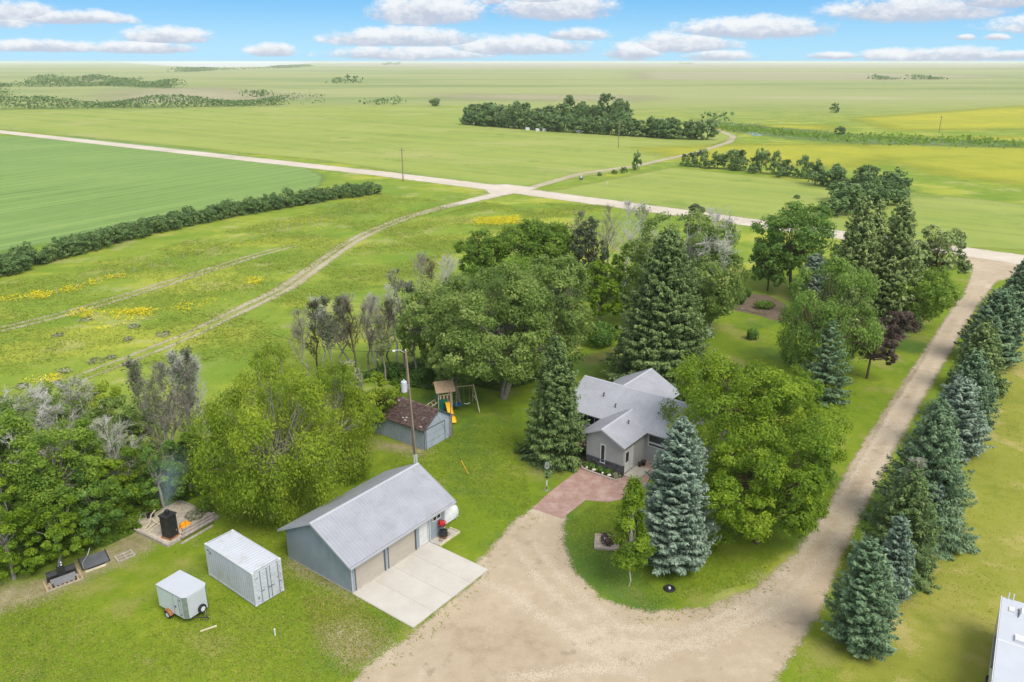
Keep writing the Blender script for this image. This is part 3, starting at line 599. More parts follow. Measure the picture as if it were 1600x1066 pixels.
for z in (.75, 1.95): box(2.52, 2.66, -.05, -.024, z, z + .06).obj('hinge', M['dark_trim'], sd)
for y in (-.03, TW + .0): box(.05, TL - .3, y, y + .03, T1 - .03, T1 + .03).obj('roof_trim', M['steel'], tr)
def wheel(x, y, z, r, wd, axis, parent, name='wheel'):
    e = link(name, None, parent, (x, y, z))
    if axis == 'y': e.rotation_euler = (PI / 2, 0, 0)
    else: e.rotation_euler = (0, PI / 2, 0)
    MB().lathe([(r * .6, -wd / 2), (r * .93, -wd / 2), (r, -wd * .3), (r, wd * .3), (r * .93, wd / 2), (r * .6, wd / 2), (r * .58, 0)], 20).obj('tyre', M['rubber'], e)
    MB().lathe([(r * .15, -wd * .42), (r * .5, -wd * .35), (r * .61, -wd * .45), (r * .61, wd * .45), (r * .5, wd * .35), (r * .15, wd * .42)], 16).obj('rim', M['white_paint'], e)
    return e
for y in (-.14, TW + .14):
    wheel(1.15, y, .31, .31, .2, 'y', tr)
    mb = MB(); yy0, yy1 = sorted((y - .13 if y < 0 else y + .13, 0 if y < 0 else TW))
    arc = [(1.15 + .4 * math.cos(q), .33 + .38 * math.sin(q)) for q in np.linspace(0.15, PI - .15, 9)]
    arc2 = [(1.15 + .37 * math.cos(q), .33 + .35 * math.sin(q)) for q in np.linspace(PI - .15, 0.15, 9)]
    mb.prism([(a, yy0, b) for a, b in arc + arc2], (0, yy1 - yy0, 0)).obj('fender', M['rust'] if y < 0 else M['white_paint'], tr)
MB().tube([(1.15, -.12, .31), (1.15, TW + .12, .31)], .03, 8).obj('axle', M['black_metal'], tr)
for y in (.25, TW - .3): box(.05, TL - .05, y, y + .06, .4, .5).obj('chassis_rail', M['black_metal'], tr)
for s in (-1, 1): MB().tube([(TL - .3, TW / 2 + s * .7, .45), (TL + .85, TW / 2, .45)], .04, 6).obj('tongue_bar', M['black_metal'], tr)
MB().tube([(TL + .8, TW / 2, .45), (TL + 1.05, TW / 2, .47)], .05, 8).obj('coupler', M['black_metal'], tr)
MB().tube([(TL + .62, TW / 2 + .1, .05), (TL + .62, TW / 2 + .1, .85)], .035, 8).obj('jack_stand', M['steel'], tr)
wheel(TL + .13, TW / 2 + .22, .78, .31, .2, 'x', tr, 'spare_wheel')
box(TL, TL + .02, .3, TW - .3, .62, T1 - .1).obj('front_panel', M['trailer_roof'], tr)
pk = at(326, 983); o = box(-.55, .55, -.06, .06, 0, .05).obj('plank', M['wood_pale'], None, (pk.x, pk.y, .02), math.radians(33)); tag(o, 'pale plank lying on the grass before the trailer tongue', 'plank')

# ---- old shed
sO = at(663.9, 704.1)
sh_ = thing('shed', 'small weathered blue shed with patchy brown shingle roof', 'shed', (sO.x, sO.y, 0), math.radians(54))
SW, SD, SE, SR = 4.3, 7.2, 2.4, 3.8
for y in (0, SD - .12):
    gable_wall(sh_, [(0, y, 0), (SW, y, 0), (SW, y, SE), (SW / 2, y, SR - .08), (0, y, SE)], (0, .12, 0), 'shed_siding')
for x in (0, SW - .12): box(x, x + .12, .12, SD - .12, 0, SE - .02).obj('wall', M['shed_siding'], sh_)
for k in range(23): box(-.018, 0, .15 + k * .305, .19 + k * .305, .05, SE - .06).obj('batten', M['shed_siding'], sh_)
for k in range(4): box(3.25 + k * .3, 3.29 + k * .3, -.018, 0, .05, SE + .05 + .2 * (3 - k)).obj('batten', M['shed_siding'], sh_)
sdr = box(.25, 3.05, -.03, -.002, .03, 2.15).obj('door', M['shed_siding'], sh_)
for a in ((.18, 3.12, 2.15, 2.23), (3.05, 3.12, .03, 2.15), (.18, .25, .03, 2.15)): box(a[0], a[1], -.05, -.003, a[2], a[3]).obj('door_frame', M['dark_trim'], sdr)
for k in (1, 2): box(.3, 3.0, -.036, -.03, .03 + k * .7, .05 + k * .7).obj('door_seam', M['dark_trim'], sdr)
for x in (-.02, SW - .06): box(x, x + .08, -.025, -.001, 0, SE).obj('corner_board', M['dark_trim'], sh_)
rs = np.random.RandomState(4)
for s in (0, 1):
    ov_ = .22; sl_ = (SR - SE) / (SW / 2); xe = -ov_; ze = SE - sl_ * ov_
    mx_ = (lambda x: x) if s == 0 else (lambda x: SW - x)
    P = [(mx_(xe), -.2, ze), (mx_(SW / 2), -.2, SR), (mx_(SW / 2), SD + .2, SR), (mx_(xe), SD + .2, ze)]
    MB().prism(P, (0, 0, -.1)).obj('roof_deck', M['dark_trim'], sh_)
    V, F, T = [], [], []; slen = math.hypot(SW / 2 - xe, SR - ze); nc = int(slen / .15); ux, uz = (SW / 2 - xe) / slen, (SR - ze) / slen
    for c in range(nc):
        a0, a1 = c * slen / nc - .02, min((c + 1) * slen / nc + .03, slen); y = -.2 - rs.rand() * .2
        while y < SD + .2:
            wv = .28 + .1 * rs.rand(); y0_, y1_ = max(y, -.2), min(y + wv - .012, SD + .2); y += wv
            if y1_ - y0_ < .05: continue
            l0, l1 = .045 + .02 * rs.rand(), .014; b = len(V); a00 = a0 - .03 * rs.rand(); bare = rs.rand()
            for aa, ll in ((a00, l0), (a1, l1)):
                for yy_ in (y0_, y1_): V.append((mx_(xe + aa * ux - ll * uz), yy_, ze + aa * uz + ll * ux))
            for yy_ in (y0_, y1_): V.append((mx_(xe + a00 * ux), yy_, ze + a00 * uz))
            t = rs.rand() * .97 if bare > .025 else .995
            F += [(b, b + 1, b + 3, b + 2), (b, b + 4, b + 5, b + 1)]; T += [t, t]
    o = link('shingles', mesh_np('shingles', V, F, M['shingles'], T), sh_); stuff(o)
for y in (-.23, SD + .2):
    MB().prism([(-.24, y, SE - .26), (SW / 2, y, SR - .1), (SW + .24, y, SE - .26), (SW + .24, y, SE - .15), (SW / 2, y, SR + .02), (-.24, y, SE - .15)], (0, .03, 0)).obj('barge_board', M['dark_trim'], sh_)

# ---- house (local x runs along the porch front, y into the yard)
hO = at(880 + 175 / 4.845, 560 + 803 / 4.845); HTH = math.radians(-37.6)
hs = thing('house', 'low grey house with metal gable roofs, front porch and dark stone base', 'house', (hO.x, hO.y, 0), HTH)
def hl(x, y, z=0): return Vector((hO.x, hO.y, 0)) + Matrix.Rotation(HTH, 3, 'Z') @ Vector((x, y, z))
PW, WY = 4.0, 4.25
EZ = 3.2
# porch walls
gable_wall(hs, [(0, 0, 0), (PW, 0, 0), (PW, 0, EZ), (1.75, 0, 4.3), (0, 0, EZ + .03)], (0, .15, 0), 'grey_siding')
box(0, .15, .15, WY, 0, EZ - .05).obj('wall', M['grey_siding'], hs)
mb = MB().box(PW - .15, PW, .15, .28, 0, EZ - .05).box(PW - .15, PW, 1.95, WY, 0, EZ - .05).box(PW - .15, PW, .28, 1.95, 2.5, EZ - .05); mb.obj('wall', M['grey_siding'], hs)
deck_pair(hs, -.4, 5.4, -.85, 1.75, 4.38, EZ, EZ + 1.25, EZ, axis='y', ribs=4, cover=.9)
# main block
X0, X1, Y0, Y1, YM = -5.1, 9.4, WY, 12.0, 8.1
box(X0, X1, Y0, Y0 + .15, 0, EZ).obj('wall', M['grey_siding'], hs); box(X0, X1, Y1 - .15, Y1, 0, EZ).obj('wall', M['grey_siding'], hs)
for x in (X0, X1 - .15): gable_wall(hs, [(x, Y0 + .15, 0), (x, Y1 - .15, 0), (x, Y1 - .15, EZ), (x, YM, EZ + 1.95), (x, Y0 + .15, EZ)], (.15, 0, 0), 'grey_siding')
deck_pair(hs, X0 - .4, X1 + .4, Y0 - .45, YM, Y1 + .42, EZ + .02, EZ + 2.18, EZ + .02, ribs=3, mat='roof_metal_trim')
# rear wing
RX = -1.1
box(-4.4, -4.25, Y1, 14.3, 0, EZ).obj('wall', M['grey_siding'], hs); box(2.05, 2.2, Y1, 14.3, 0, EZ).obj('wall', M['grey_siding'], hs)
gable_wall(hs, [(-4.4, 14.3, 0), (2.2, 14.3, 0), (2.2, 14.3, EZ), (RX, 14.3, EZ + 1.8), (-4.4, 14.3, EZ)], (0, -.15, 0), 'grey_siding')
deck_pair(hs, 8.6, 14.7, -4.85, RX, 2.65, EZ, EZ + 2.0, EZ, axis='y', ribs=3)
# windows and door
window(hs, 1.52, 2.1, .75, 2.75, 0, 1, fw=.1)
window(hs, 4.35, 6.9, 1.7, 3.0, Y0, 1, fw=.09, split=2.1)
w2 = window(hs, 7.3, 8.6, 1.9, 3.0, Y0, 1)
window(hs, -3.6, -.9, 1.95, 2.95, Y0, 3)
d_ = box(PW - .08, PW - .02, .35, 1.32, .18, 2.42).obj('door', M['white_paint'], hs)
box(PW - .02, PW - .008, .56, 1.1, 1.25, 2.25).obj('pane', M['glass'], d_)
MB().lathe([(.02, 0), (.03, .02), (.03, .06)], 8, (PW, 1.22, 1.15)).obj('handle', M['steel'], d_)
box(PW - .08, PW - .03, 1.46, 1.88, .18, 2.42).obj('side_panel', M['white_paint'], hs)
for y in (.28, 1.34, 1.88): box(PW - .03, PW + .03, y, y + .08 if y != 1.34 else y + .1, .15, 2.5).obj('door_trim', M['white_paint'], hs)
box(PW - .03, PW + .032, .28, 1.96, 2.42, 2.52).obj('door_trim', M['white_paint'], hs)
for x in (-.03, PW - .06): box(x, x + .09, -.03, -.001, 1.15, EZ - .1).obj('corner_trim', M['grey_siding'], hs)
for k in range(13):   # lap siding courses on the porch gable
    z = 1.2 + k * .16; box(.06, 1.50, -.012, -.001, z, z + .147).obj('siding_board', M['grey_siding'], hs); box(2.12, PW - .06, -.012, -.001, z, z + .147).obj('siding_board', M['grey_siding'], hs)
# stone base of uneven dark blocks
box(0, PW + .03, -.035, -.003, 0, 1.1).obj('stone_backing', M['mortar'], hs)
box(PW + .003, PW + .035, -.035, .26, 0, 1.1).obj('stone_backing', M['mortar'], hs)
rr = random.Random(8); z = .02
while z < 1.05:
    h_ = rr.choice((.12, .16, .2)); h_ = min(h_, 1.1 - z); x = .01
    while x < PW:
        l_ = min(rr.uniform(.22, .6), PW + .03 - x)
        if l_ > .08 and not (z > .72 and x + l_ > 1.5 and x < 2.12): box(x, x + l_ - .016, -.06 - .03 * rr.random(), -.035, z, z + h_ - .016).obj('stone', M['stone_dark'], hs)
        x += l_
    z += h_
box(-.0, PW + .08, -.11, -.0025, 1.1, 1.16).obj('stone_cap', M['dark_trim'], hs)
for (x, y) in ((-2.05, 6.3), (-.15, 5.45), (2.75, 3.0)):
    zz_ = EZ + .02 + (2.16 / (YM - Y0 + .45)) * (y - Y0 + .45) if y > 4 else EZ + 1.25 - 1.25 * (x - 1.75) / 2.62
    MB().lathe([(.06, -.15), (.06, .32), (.1, .33), (.1, .42), (.03, .46)], 8, (x, y, zz_)).obj('roof_vent', M['dark_trim'], hs)
stp = structure(link('doorstep', None, None, tuple(hl(PW, 0)), HTH)); box(.05, 1.5, .15, 2.6, -.05, .15).obj('step_slab', M['old_concrete'], stp, bevel=.02)
# curbed flower bed before the porch: edging stones, pale rocks, plants
bed = structure(link('porch_flower_bed', None, None, tuple(hl(0, 0)), HTH))
box(.1, PW + .1, -.95, -.07, -.05, .1).obj('bed_soil', M['planting_soil'], bed)
line = [(-.1, -.2), (-.05, -.75), (.25, -1.05), (.9, -1.12), (1.6, -1.14), (2.3, -1.14), (3.0, -1.14), (3.6, -1.12), (4.05, -.95), (4.2, -.55)]
for (a, b) in zip(line[:-1], line[1:]):
    n_ = max(1, round(math.hypot(b[0] - a[0], b[1] - a[1]) / .36))
    for i in range(n_):
        u = (i + .5) / n_; ll = math.hypot(b[0] - a[0], b[1] - a[1]) / n_ / 2 - .008
        box(-ll, ll, -.09, .09, -.03, .2).obj('edging_stone', M['curb_stone'], bed, (a[0] + (b[0] - a[0]) * u, a[1] + (b[1] - a[1]) * u, 0), math.atan2(b[1] - a[1], b[0] - a[0]), bevel=.02)
eo = [(-.3, .1), (-1.4, 1.1), (-1.75, 2.2), (-1.5, 3.4)]
for (a, b) in zip(eo[:-1], eo[1:]):
    n_ = round(math.hypot(b[0] - a[0], b[1] - a[1]) / .4)
    for i in range(n_):
        u = (i + .5) / n_; box(-.19, .19, -.08, .08, -.03, .16).obj('edging_stone', M['curb_stone'], bed, (a[0] + (b[0] - a[0]) * u, a[1] + (b[1] - a[1]) * u, 0), math.atan2(b[1] - a[1], b[0] - a[0]))
for i, (x, lab) in enumerate(((.55, 'pale rock in the porch bed nearest the path corner'), (1.35, 'pale rock in the porch bed left of the tall window'), (2.35, 'pale rock in the porch bed right of the tall window'), (3.05, 'pale rock in the porch bed between window and lilac clump'))):
    o = link('rock', rock_me(.17 + .03 * (i % 2), 30 + i, 'rock', M['pale_rock']), None, tuple(hl(x, -.78, .1))); tag(o, lab, 'rock')
for i, (x, y, r, h_) in enumerate(((4.45, 2.55, .2, .4), (4.5, 3.2, .26, .5))):
    q = thing('flower_pot', ('small dark pot on the doorstep beside the front door', 'larger dark pot against the house wall below the window')[i], 'pot', tuple(hl(x, y, .15 if i == 0 else .0)))
    MB().lathe([(r * .7, 0), (r, h_), (r * 1.05, h_), (r * .9, h_ - .04), (r * .85, h_ - .06)], 14).obj('pot', M['black_metal'], q)
    MB().lathe([(r * .84, h_ - .08), (r * .3, h_ - .05)], 12).obj('soil', M['planting_soil'], q)

# ================================================================== yard objects
# ---- timber framed stove pad
k0 = at(262, 856); k1 = at(343, 810); k2 = at(222, 817); kth = math.atan2(k1.y - k0.y, k1.x - k0.x)
pl = thing('gravel_pad', 'raised pad of pale gravel framed by weathered timbers', 'raised bed', (k0.x, k0.y, 0), kth)
PLX, PLY = (k1 - k0).length, (k2 - k0).length
box(.1, PLX - .1, .1, PLY - .1, -.05, .17).obj('gravel_fill', M['gravel_bed'], pl)
for a in ((0, PLX, -.02, .13), (0, PLX, PLY - .13, PLY + .02)):
    for z in (-.03, .11): box(a[0], a[1], a[2], a[3], z, z + .135).obj('timber', M['wood_grey'], pl, bevel=.01)
for x in (0, PLX - .14):
    for z in (-.03, .11): box(x, x + .14, .135, PLY - .135, z, z + .135).obj('timber', M['wood_grey'], pl, bevel=.01)
def kl(x, y, z=.17): return Vector((k0.x, k0.y, 0)) + Matrix.Rotation(kth, 3, 'Z') @ Vector((x, y, z))
q = at(267, 838, .17); st = thing('outdoor_stove', 'tall black rusty metal stove tower smoking on the gravel pad', 'stove', (q.x, q.y, .17), kth + .12)
bw = .46
MB().prism([(-bw, -bw, .12), (bw, -bw, .12), (bw, bw, .12), (-bw, bw, .12)], (0, 0, 1.9)).obj('body', M['black_metal'], st, bevel=.03)
box(-bw - .05, bw + .05, -bw - .05, bw + .05, -.01, .12).obj('base', M['rust'], st)
box(-bw - .06, bw + .06, -bw - .06, bw + .06, 2.02, 2.1).obj('top_plate', M['black_metal'], st)
MB().lathe([(.16, 2.1), (.16, 2.4), (.2, 2.41), (.2, 2.46), (.13, 2.47)], 12).obj('flue', M['black_metal'], st)
sdr = box(-.3, .3, -bw - .03, -bw, .25, .95).obj('door', M['black_metal'], st); box(.2, .26, -bw - .07, -bw - .03, .55, .7).obj('handle', M['steel'], sdr)
box(-.25, .25, -bw - .02, -bw, 1.25, 1.7).obj('vent_panel', M['black_metal'], st)
m = bpy.data.materials.new('blue_smoke'); m.use_nodes = True; nt = m.node_tree
for n in list(nt.nodes): nt.nodes.remove(n)
out = nt.nodes.new('ShaderNodeOutputMaterial'); p = objco(nt); sp = nd(nt, 'SeparateXYZ', {0: p})
nn = noise(nt, p, 0.9, 4, 0.6); zf = sp.outputs[2]
cx_ = mth(nt, 'ADD', sp.outputs[0], mth(nt, 'MULTIPLY', zf, -.22)); rad = mth(nt, 'ADD', mth(nt, 'MULTIPLY', zf, .42), .35)
rr_ = mth(nt, 'DIVIDE', mth(nt, 'SQRT', mth(nt, 'ADD', mth(nt, 'POWER', cx_, 2.0), mth(nt, 'POWER', sp.outputs[1], 2.0))), rad)
dn = mth(nt, 'MULTIPLY', sstep(nt, mth(nt, 'ADD', rr_, mth(nt, 'MULTIPLY', nn, 1.2)), 1.5, 0.4), mth(nt, 'MULTIPLY', sstep(nt, zf, 5.8, 0.5), .32))
pv = nd(nt, 'VolumePrincipled', {'Color': (0.62, 0.82, 0.95, 1), 'Density': dn}); nt.links.new(pv.outputs[0], out.inputs['Volume'])
o = box(-2.6, 4.0, -2.8, 2.8, 0, 5.8).obj('smoke', m, None, (st.location.x, st.location.y, 2.62)); stuff(o)
q = at(290, 823, .17); mb = MB(); rr = random.Random(5); n, rows = 16, 6; vs = []
for i in range(rows):
    ph = PI / 2 * i / (rows - 1)
    for k in range(n): s = .5 * (.85 + .3 * rr.random()); vs.append((s * math.cos(ph) * math.cos(2 * PI * k / n), s * math.cos(ph) * math.sin(2 * PI * k / n), s * math.sin(ph) * .9))
mb.add(vs, [(i * n + k, i * n + (k + 1) % n, (i + 1) * n + (k + 1) % n, (i + 1) * n + k) for i in range(rows - 1) for k in range(n)])
o = mb.obj('cloth_cover', M['orange_cloth'], None, (q.x, q.y, .17)); tag(o, 'bright orange crumpled cover right of the black stove', 'cover')
labs = ['grey weathered board on edge of the pad nearest the container', 'second weathered board from the container on the pad edge', 'third weathered board from the container on the pad edge', 'fourth weathered board nearest the orange cover']
for i in range(4):
    a = at(283 + i * 1, 851 - i * 5.5); b = at(333 + i * 1, 822 - i * 5)
    o = box(0, (b - a).length, -.1, .1, 0, .09 + .03 * i).obj('board', M['wood_grey'], None, (a.x, a.y, .01 if i == 0 else .26), math.atan2(b.y - a.y, b.x - a.x)); tag(o, labs[i], 'board', 'loose boards along the pad edge')
q = at(236, 822, .17); br_ = thing('pipe_frame', 'bleached bent branches and frame heaped left of the stove', 'scrap', (q.x, q.y, .17), kth)
for pts in ([(-.6, 0, .05), (0, .1, .3), (.35, .3, .8), (.8, .35, 1.0)], [(-.7, -.4, .05), (.2, -.2, .15), (.9, 0, .1)], [(0, .6, .05), (.3, .2, .5), (.4, -.5, .1)]):
    MB().tube(pts, [.06, .055, .05, .04][:len(pts)], 6).obj('branch', M['wood_pale'], br_)
MB().tube([(-.5, .8, 0), (-.45, .85, .55), (-.1, 1.0, .8), (.3, 1.05, .75), (.35, 1.05, 0)], .035, 6).obj('hoop', M['steel'], br_)
q = at(234, 806, .2); o = MB().lathe([(.3, 0), (.42, .1), (.36, .35), (.1, .42)], 12).obj('tub', M['black_metal'], None, (q.x, q.y, .0)); tag(o, 'black upturned tub behind the branches by the gravel pad', 'tub')

# ---- pallets with implements
def pallet(q, rz, label, lx=1.6, ly=1.1, n=6, mat='wood_pale'):
    t = thing('wooden_pallet', label, 'pallet', (q.x, q.y, .0), rz)
    for y in (-ly / 2, -.05, ly / 2 - .1): box(-lx / 2, lx / 2, y, y + .1, .012, .1).obj('stringer', M['wood_grey'], t)
    for k in range(n): x = -lx / 2 + k * (lx - .13) / (n - 1); box(x, x + .13, -ly / 2, ly / 2, .1, .125).obj('deck_board', M[mat], t)
    return t
a0_, b0_ = at(78, 915), at(122, 899); prz = math.atan2(b0_.y - a0_.y, b0_.x - a0_.x)
q = at(99, 908); pallet(q, prz, 'wooden pallet under the black blade attachment at the lawn edge', 2.5, 1.5, 9, 'wood_tan')
im = thing('tractor_attachment', 'black loader blade attachment standing on a pallet', 'farm implement', (q.x, q.y, .125), prz)
pf = [(-.08, .1), (.1, -.05), (.25, .2), (.28, .5), (.15, .8), (.05, .82), (.17, .5), (.13, .25)]
MB().prism([(-1.0, .35 - a, b + .05) for a, b in pf], (2.0, 0, 0)).obj('blade', M['black_metal'], im)
MB().prism([(-.85, -.55, .03), (.85, -.55, .03), (.85, -.25, .4), (-.85, -.25, .4)], (0, .06, .06)).obj('skid_plate', M['dark_trim'], im)
for x in (-.8, .75): box(x, x + .08, -.6, .3, .02, .2).obj('side_arm', M['black_metal'], im)
box(-.25, .25, -.1, .2, .4, 1.15).obj('mount', M['black_metal'], im); MB().tube([(-.1, .1, 1.1), (0, .2, 1.5), (.1, .25, 1.6)], .07, 8).obj('hydraulic_ram', M['dark_trim'], im)
for z in (1.2, 1.42): MB().lathe([(.05, 0), (.07, .03), (.03, .1)], 8, (.1, .05, z)).obj('fitting', M['white_paint'], im)
q = at(148, 880); bx_ = thing('steel_ramp', 'dark steel plate with raised rim lying between the two pallets', 'ramp', (q.x, q.y, .1), prz)
MB().prism([(-.95, -.6, 0), (.95, -.6, .0), (.95, .6, .32), (-.95, .6, .32)], (0, 0, .05)).obj('plate', M['dark_trim'], bx_)
for a in ((-.99, -.93), (.93, .99)): MB().prism([(a[0], -.6, 0), (a[0], .6, .32), (a[0], .6, .48), (a[0], -.6, .12)], (.06, 0, 0)).obj('rim', M['black_metal'], bx_)
box(-.7, .7, .55, .62, -.1, .32).obj('support_block', M['black_metal'], bx_); box(-.6, .6, -.62, -.55, -.1, 0).obj('support_block', M['black_metal'], bx_)
MB().tube([(-.9, -.5, .1), (-.8, 0, .3), (-.3, .5, .5), (.0, .9, .8)], .035, 6).obj('hose', M['steel'], bx_)
q = at(150, 889); o = box(-.75, .75, -.07, .07, 0, .1).obj('plank', M['wood_pale'], None, (q.x, q.y, .01), prz); tag(o, 'pale plank on the dirt in front of the steel plate', 'plank')
q = at(195, 870); pallet(q, prz + .04, 'small bare grey pallet between the steel plate and the gravel pad', 1.35, 1.0, 3, 'wood_grey')

# ---- utility pole with transformer, lamp, meter, cables and guy wire
q = at(651, 737); up = thing('utility_pole', 'brown wooden utility pole with grey transformer behind the garage', 'utility pole', (q.x, q.y, 0))
tp = Vector((-.55, .35, 12.2))
MB().tube([(0, 0, -.3), (-.2, .1, 4), tp], [.17, .15, .11], 10).obj('pole', M['wood_pole'], up)
MB().lathe([(.2, 8.2), (.28, 8.25), (.28, 9.2), (.24, 9.28), (.08, 9.3), (.08, 9.42), (.03, 9.5)], 14, (-.82, .15, 0)).obj('transformer', M['white_steel'], up)
box(-.6, -.3, .1, .25, 8.5, 9.0).obj('bracket', M['steel'], up)
MB().tube([tp + Vector((0, 0, -.25)), tp + Vector((-.5, -.1, .1)), tp + Vector((-1.0, -.15, .08))], .035, 6).obj('lamp_arm', M['steel'], up)
MB().lathe([(.07, -.04), (.16, -.02), (.14, .08), (.04, .12)], 10, tuple(tp + Vector((-1.05, -.15, .02)))).obj('lamp_head', M['white_paint'], up)
box(-.19, .17, -.3, -.14, .55, 1.9).obj('meter_box', M['white_steel'], up)
MB().tube([(0.0, -.2, 0), (-.02, -.2, .6)], .04, 6).obj('conduit', M['white_steel'], up)
MB().tube([(-.02, -.2, 1.9), (-.38, .0, 8.0)], .03, 5).obj('conduit', M['dark_trim'], up)
MB().lathe([(.05, 0), (.07, .05), (.02, .14)], 8, tuple(tp + Vector((0, 0, .0)))).obj('insulator', M['white_paint'], up)
gy = at(733, 743) - q; gm = at(722, 716, 0) - q
g0 = tp + Vector((0, 0, -.4)); MB().tube([g0, gy], .012, 4).obj('guy_wire', M['cable'], up)
u = 0.87; MB().tube([g0.lerp(gy, u), g0.lerp(gy, .99)], .04, 6).obj('guy_guard', M['guard'], up)
def wire(name, a, b, sag, label):
    a, b = Vector(a), Vector(b); pts = [a.lerp(b, t) + Vector((0, 0, -4 * sag * t * (1 - t))) for t in np.linspace(0, 1, 13)]
    o = MB().tube(pts, .02, 4).obj(name, M['cable']); tag(o, label, 'cable')
wire('overhead_wire', Vector((q.x, q.y, 0)) + tp, at(420, 520, 9.5), .8, 'thin overhead wire running left from the utility pole over the trees')
wire('service_cable', Vector((q.x, q.y, 0)) + tp + Vector((0, 0, -.6)), gl(10.9, 3.7, 4.5), .5, 'thin service cable from the utility pole down to the garage gable')
q = at(705.5, 684); o = MB().tube([(0, 0, -.2), (0, .05, 5.6)], [.075, .06], 7).obj('wooden_post', M['wood_pole'], None, (q.x, q.y, 0)); tag(o, 'slim bare wooden post rising beside the shed front corner', 'post')

# ---- play structure
q = at(686, 648); ps = thing('play_set', 'wooden play tower with tan roof, yellow slide and swings', 'play set', (q.x, q.y, 0), math.radians(18))
tw, td, dk = 1.5, 1.4, 1.35
for x in (0, tw):
    for y in (0, td): box(x - .06, x + .06, y - .06, y + .06, 0, 3.0).obj('post', M['wood_pale'], ps)
box(-.1, tw + .1, -.1, td + .1, dk, dk + .08).obj('deck', M['wood_tan'], ps)
for k in range(4): box(.15 + k * .38, .28 + k * .38, -.08, -.05, dk + .08, dk + .95).obj('baluster', M['wood_pale'], ps)
box(-.07, tw + .07, -.1, -.065, dk + .92, dk + 1.02).obj('rail', M['wood_pale'], ps)
box(-.1, -.07, .05, td - .05, dk - .5, dk + .85).obj('green_panel', M['green_plastic'], ps)
box(.02, 1.0, -.125, -.1, .35, dk + .5).obj('green_panel', M['green_plastic'], ps)
MB().prism([(-.35, -.5, 2.75), (tw + .35, -.5, 2.75), (tw + .35, td / 2, 3.65), (-.35, td / 2, 3.65)], (0, 0, .05)).obj('roof', M['wood_tan'], ps)
MB().prism([(-.35, td / 2, 3.65), (tw + .35, td / 2, 3.65), (tw + .35, td + .5, 2.75), (-.35, td + .5, 2.75)], (0, 0, .05)).obj('roof', M['wood_tan'], ps)
lad = [(-.05, .2), (-.05, td - .2)]
for x, y in lad: MB().tube([(x, y, dk + .05), (-2.3, y, .1)], .055, 5).obj('ramp_rail', M['wood_pale'], ps)
for k in range(6): u = k / 5; xx = -.2 - 1.9 * u; box(xx - .06, xx + .06, .2, td - .2, dk - .1 - 1.12 * u, dk - .04 - 1.12 * u).obj('ramp_rung', M['wood_tan'], ps)
# wavy slide
mb = MB(); cs = []; n = 12
for i in range(n + 1):
    u = i / n; zc = dk + .1 - (dk - .1) * u + .13 * math.sin(u * 2 * PI * 1.4) * (1 - u * .3); cs.append((u * 2.9, zc))
prof = [(-.3, .17), (-.26, 0), (.26, 0), (.3, .17)]; vs = []
for (yy_, zc) in cs:
    for a, b in prof: vs.append((a + .95, -.1 - yy_, zc + b))
    for a, b in prof[::-1]: vs.append((a * 1.1 + .95, -.1 - yy_, zc + b - .05))
fs = [(i * 8 + k, i * 8 + (k + 1) % 8, (i + 1) * 8 + (k + 1) % 8, (i + 1) * 8 + k) for i in range(n) for k in range(8)]
mb.add(vs, fs + [tuple(range(8)), tuple(range(n * 8, n * 8 + 8))]); mb.obj('slide', M['yellow_plastic'], ps)
# swing beam and legs
ex = tw + 2.6
MB().tube([(tw, td / 2, 2.75), (ex, td / 2, 2.75)], .06, 6).obj('swing_beam', M['wood_pale'], ps)
for y in (-.85, td + .85): MB().tube([(ex + .1, td / 2, 2.8), (ex + .35, y, 0)], .055, 6).obj('swing_leg', M['wood_pale'], ps)
box(ex + .15, ex + .25, -.2, td + .2, 1.2, 1.3).obj('cross_brace', M['wood_pale'], ps)
for (xs, kind) in ((tw + .8, 'disc'), (tw + 1.9, 'belt')):
    sw = None
    if kind == 'disc':
        sw = MB().lathe([(.42, .55), (.5, .58), (.5, .68), (.42, .7), (.38, .6)], 16, (xs, td / 2, 0)).obj('saucer_seat', M['blue_plastic'], ps)
        for k in range(3): MB().tube([(xs, td / 2, 2.7), (xs + .45 * math.cos(k * 2.1), td / 2 + .45 * math.sin(k * 2.1), .68)], .015, 4).obj('rope', M['wood_pale'], sw)
    else:
        sw = MB().prism([(xs - .35, td / 2 - .1, .62), (xs, td / 2 - .1, .5), (xs + .35, td / 2 - .1, .62), (xs + .35, td / 2 - .1, .66), (xs, td / 2 - .1, .55), (xs - .35, td / 2 - .1, .66)], (0, .22, 0)).obj('swing_seat', M['white_paint'], ps)
        for s in (-.33, .33): MB().tube([(xs + s, td / 2, 2.7), (xs + s, td / 2, .64)], .015, 4).obj('rope', M['steel'], sw)

# ---- small yard things
q = gl(12.85, 1.05); bt = thing('boat_hull', 'upturned white boat hull stored beside the garage right end', 'boat', (q.x, q.y, .0), math.radians(233)); bt.scale = (.66, .9, 1.0)
V = []; n = 9; secs = [(0, .3, .6, .05), (.12, .45, .68, .02), (.5, .55, .72, .02), (1.8, .66, .72, 0), (3.2, .66, .70, 0), (3.7, .62, .66, .0)]
mb = MB(); vs = []
for (x, hw_, hh_, z0_) in secs:
    for k in range(n): qv = PI * k / (n - 1); vs.append((x, hw_ * math.cos(qv), .25 + z0_ + (hh_) * math.sin(qv) ** .7))
mb.add(vs, [(i * n + k, i * n + k + 1, (i + 1) * n + k + 1, (i + 1) * n + k) for i in range(len(secs) - 1) for k in range(n - 1)] + [tuple((len(secs) - 1) * n + k for k in range(n))])
mb.obj('hull', M['white_paint'], bt, smooth=True)
for x in (1.0, 3.2): box(x, x + .12, -.7, .7, 0, .26).obj('trestle', M['wood_grey'], bt)
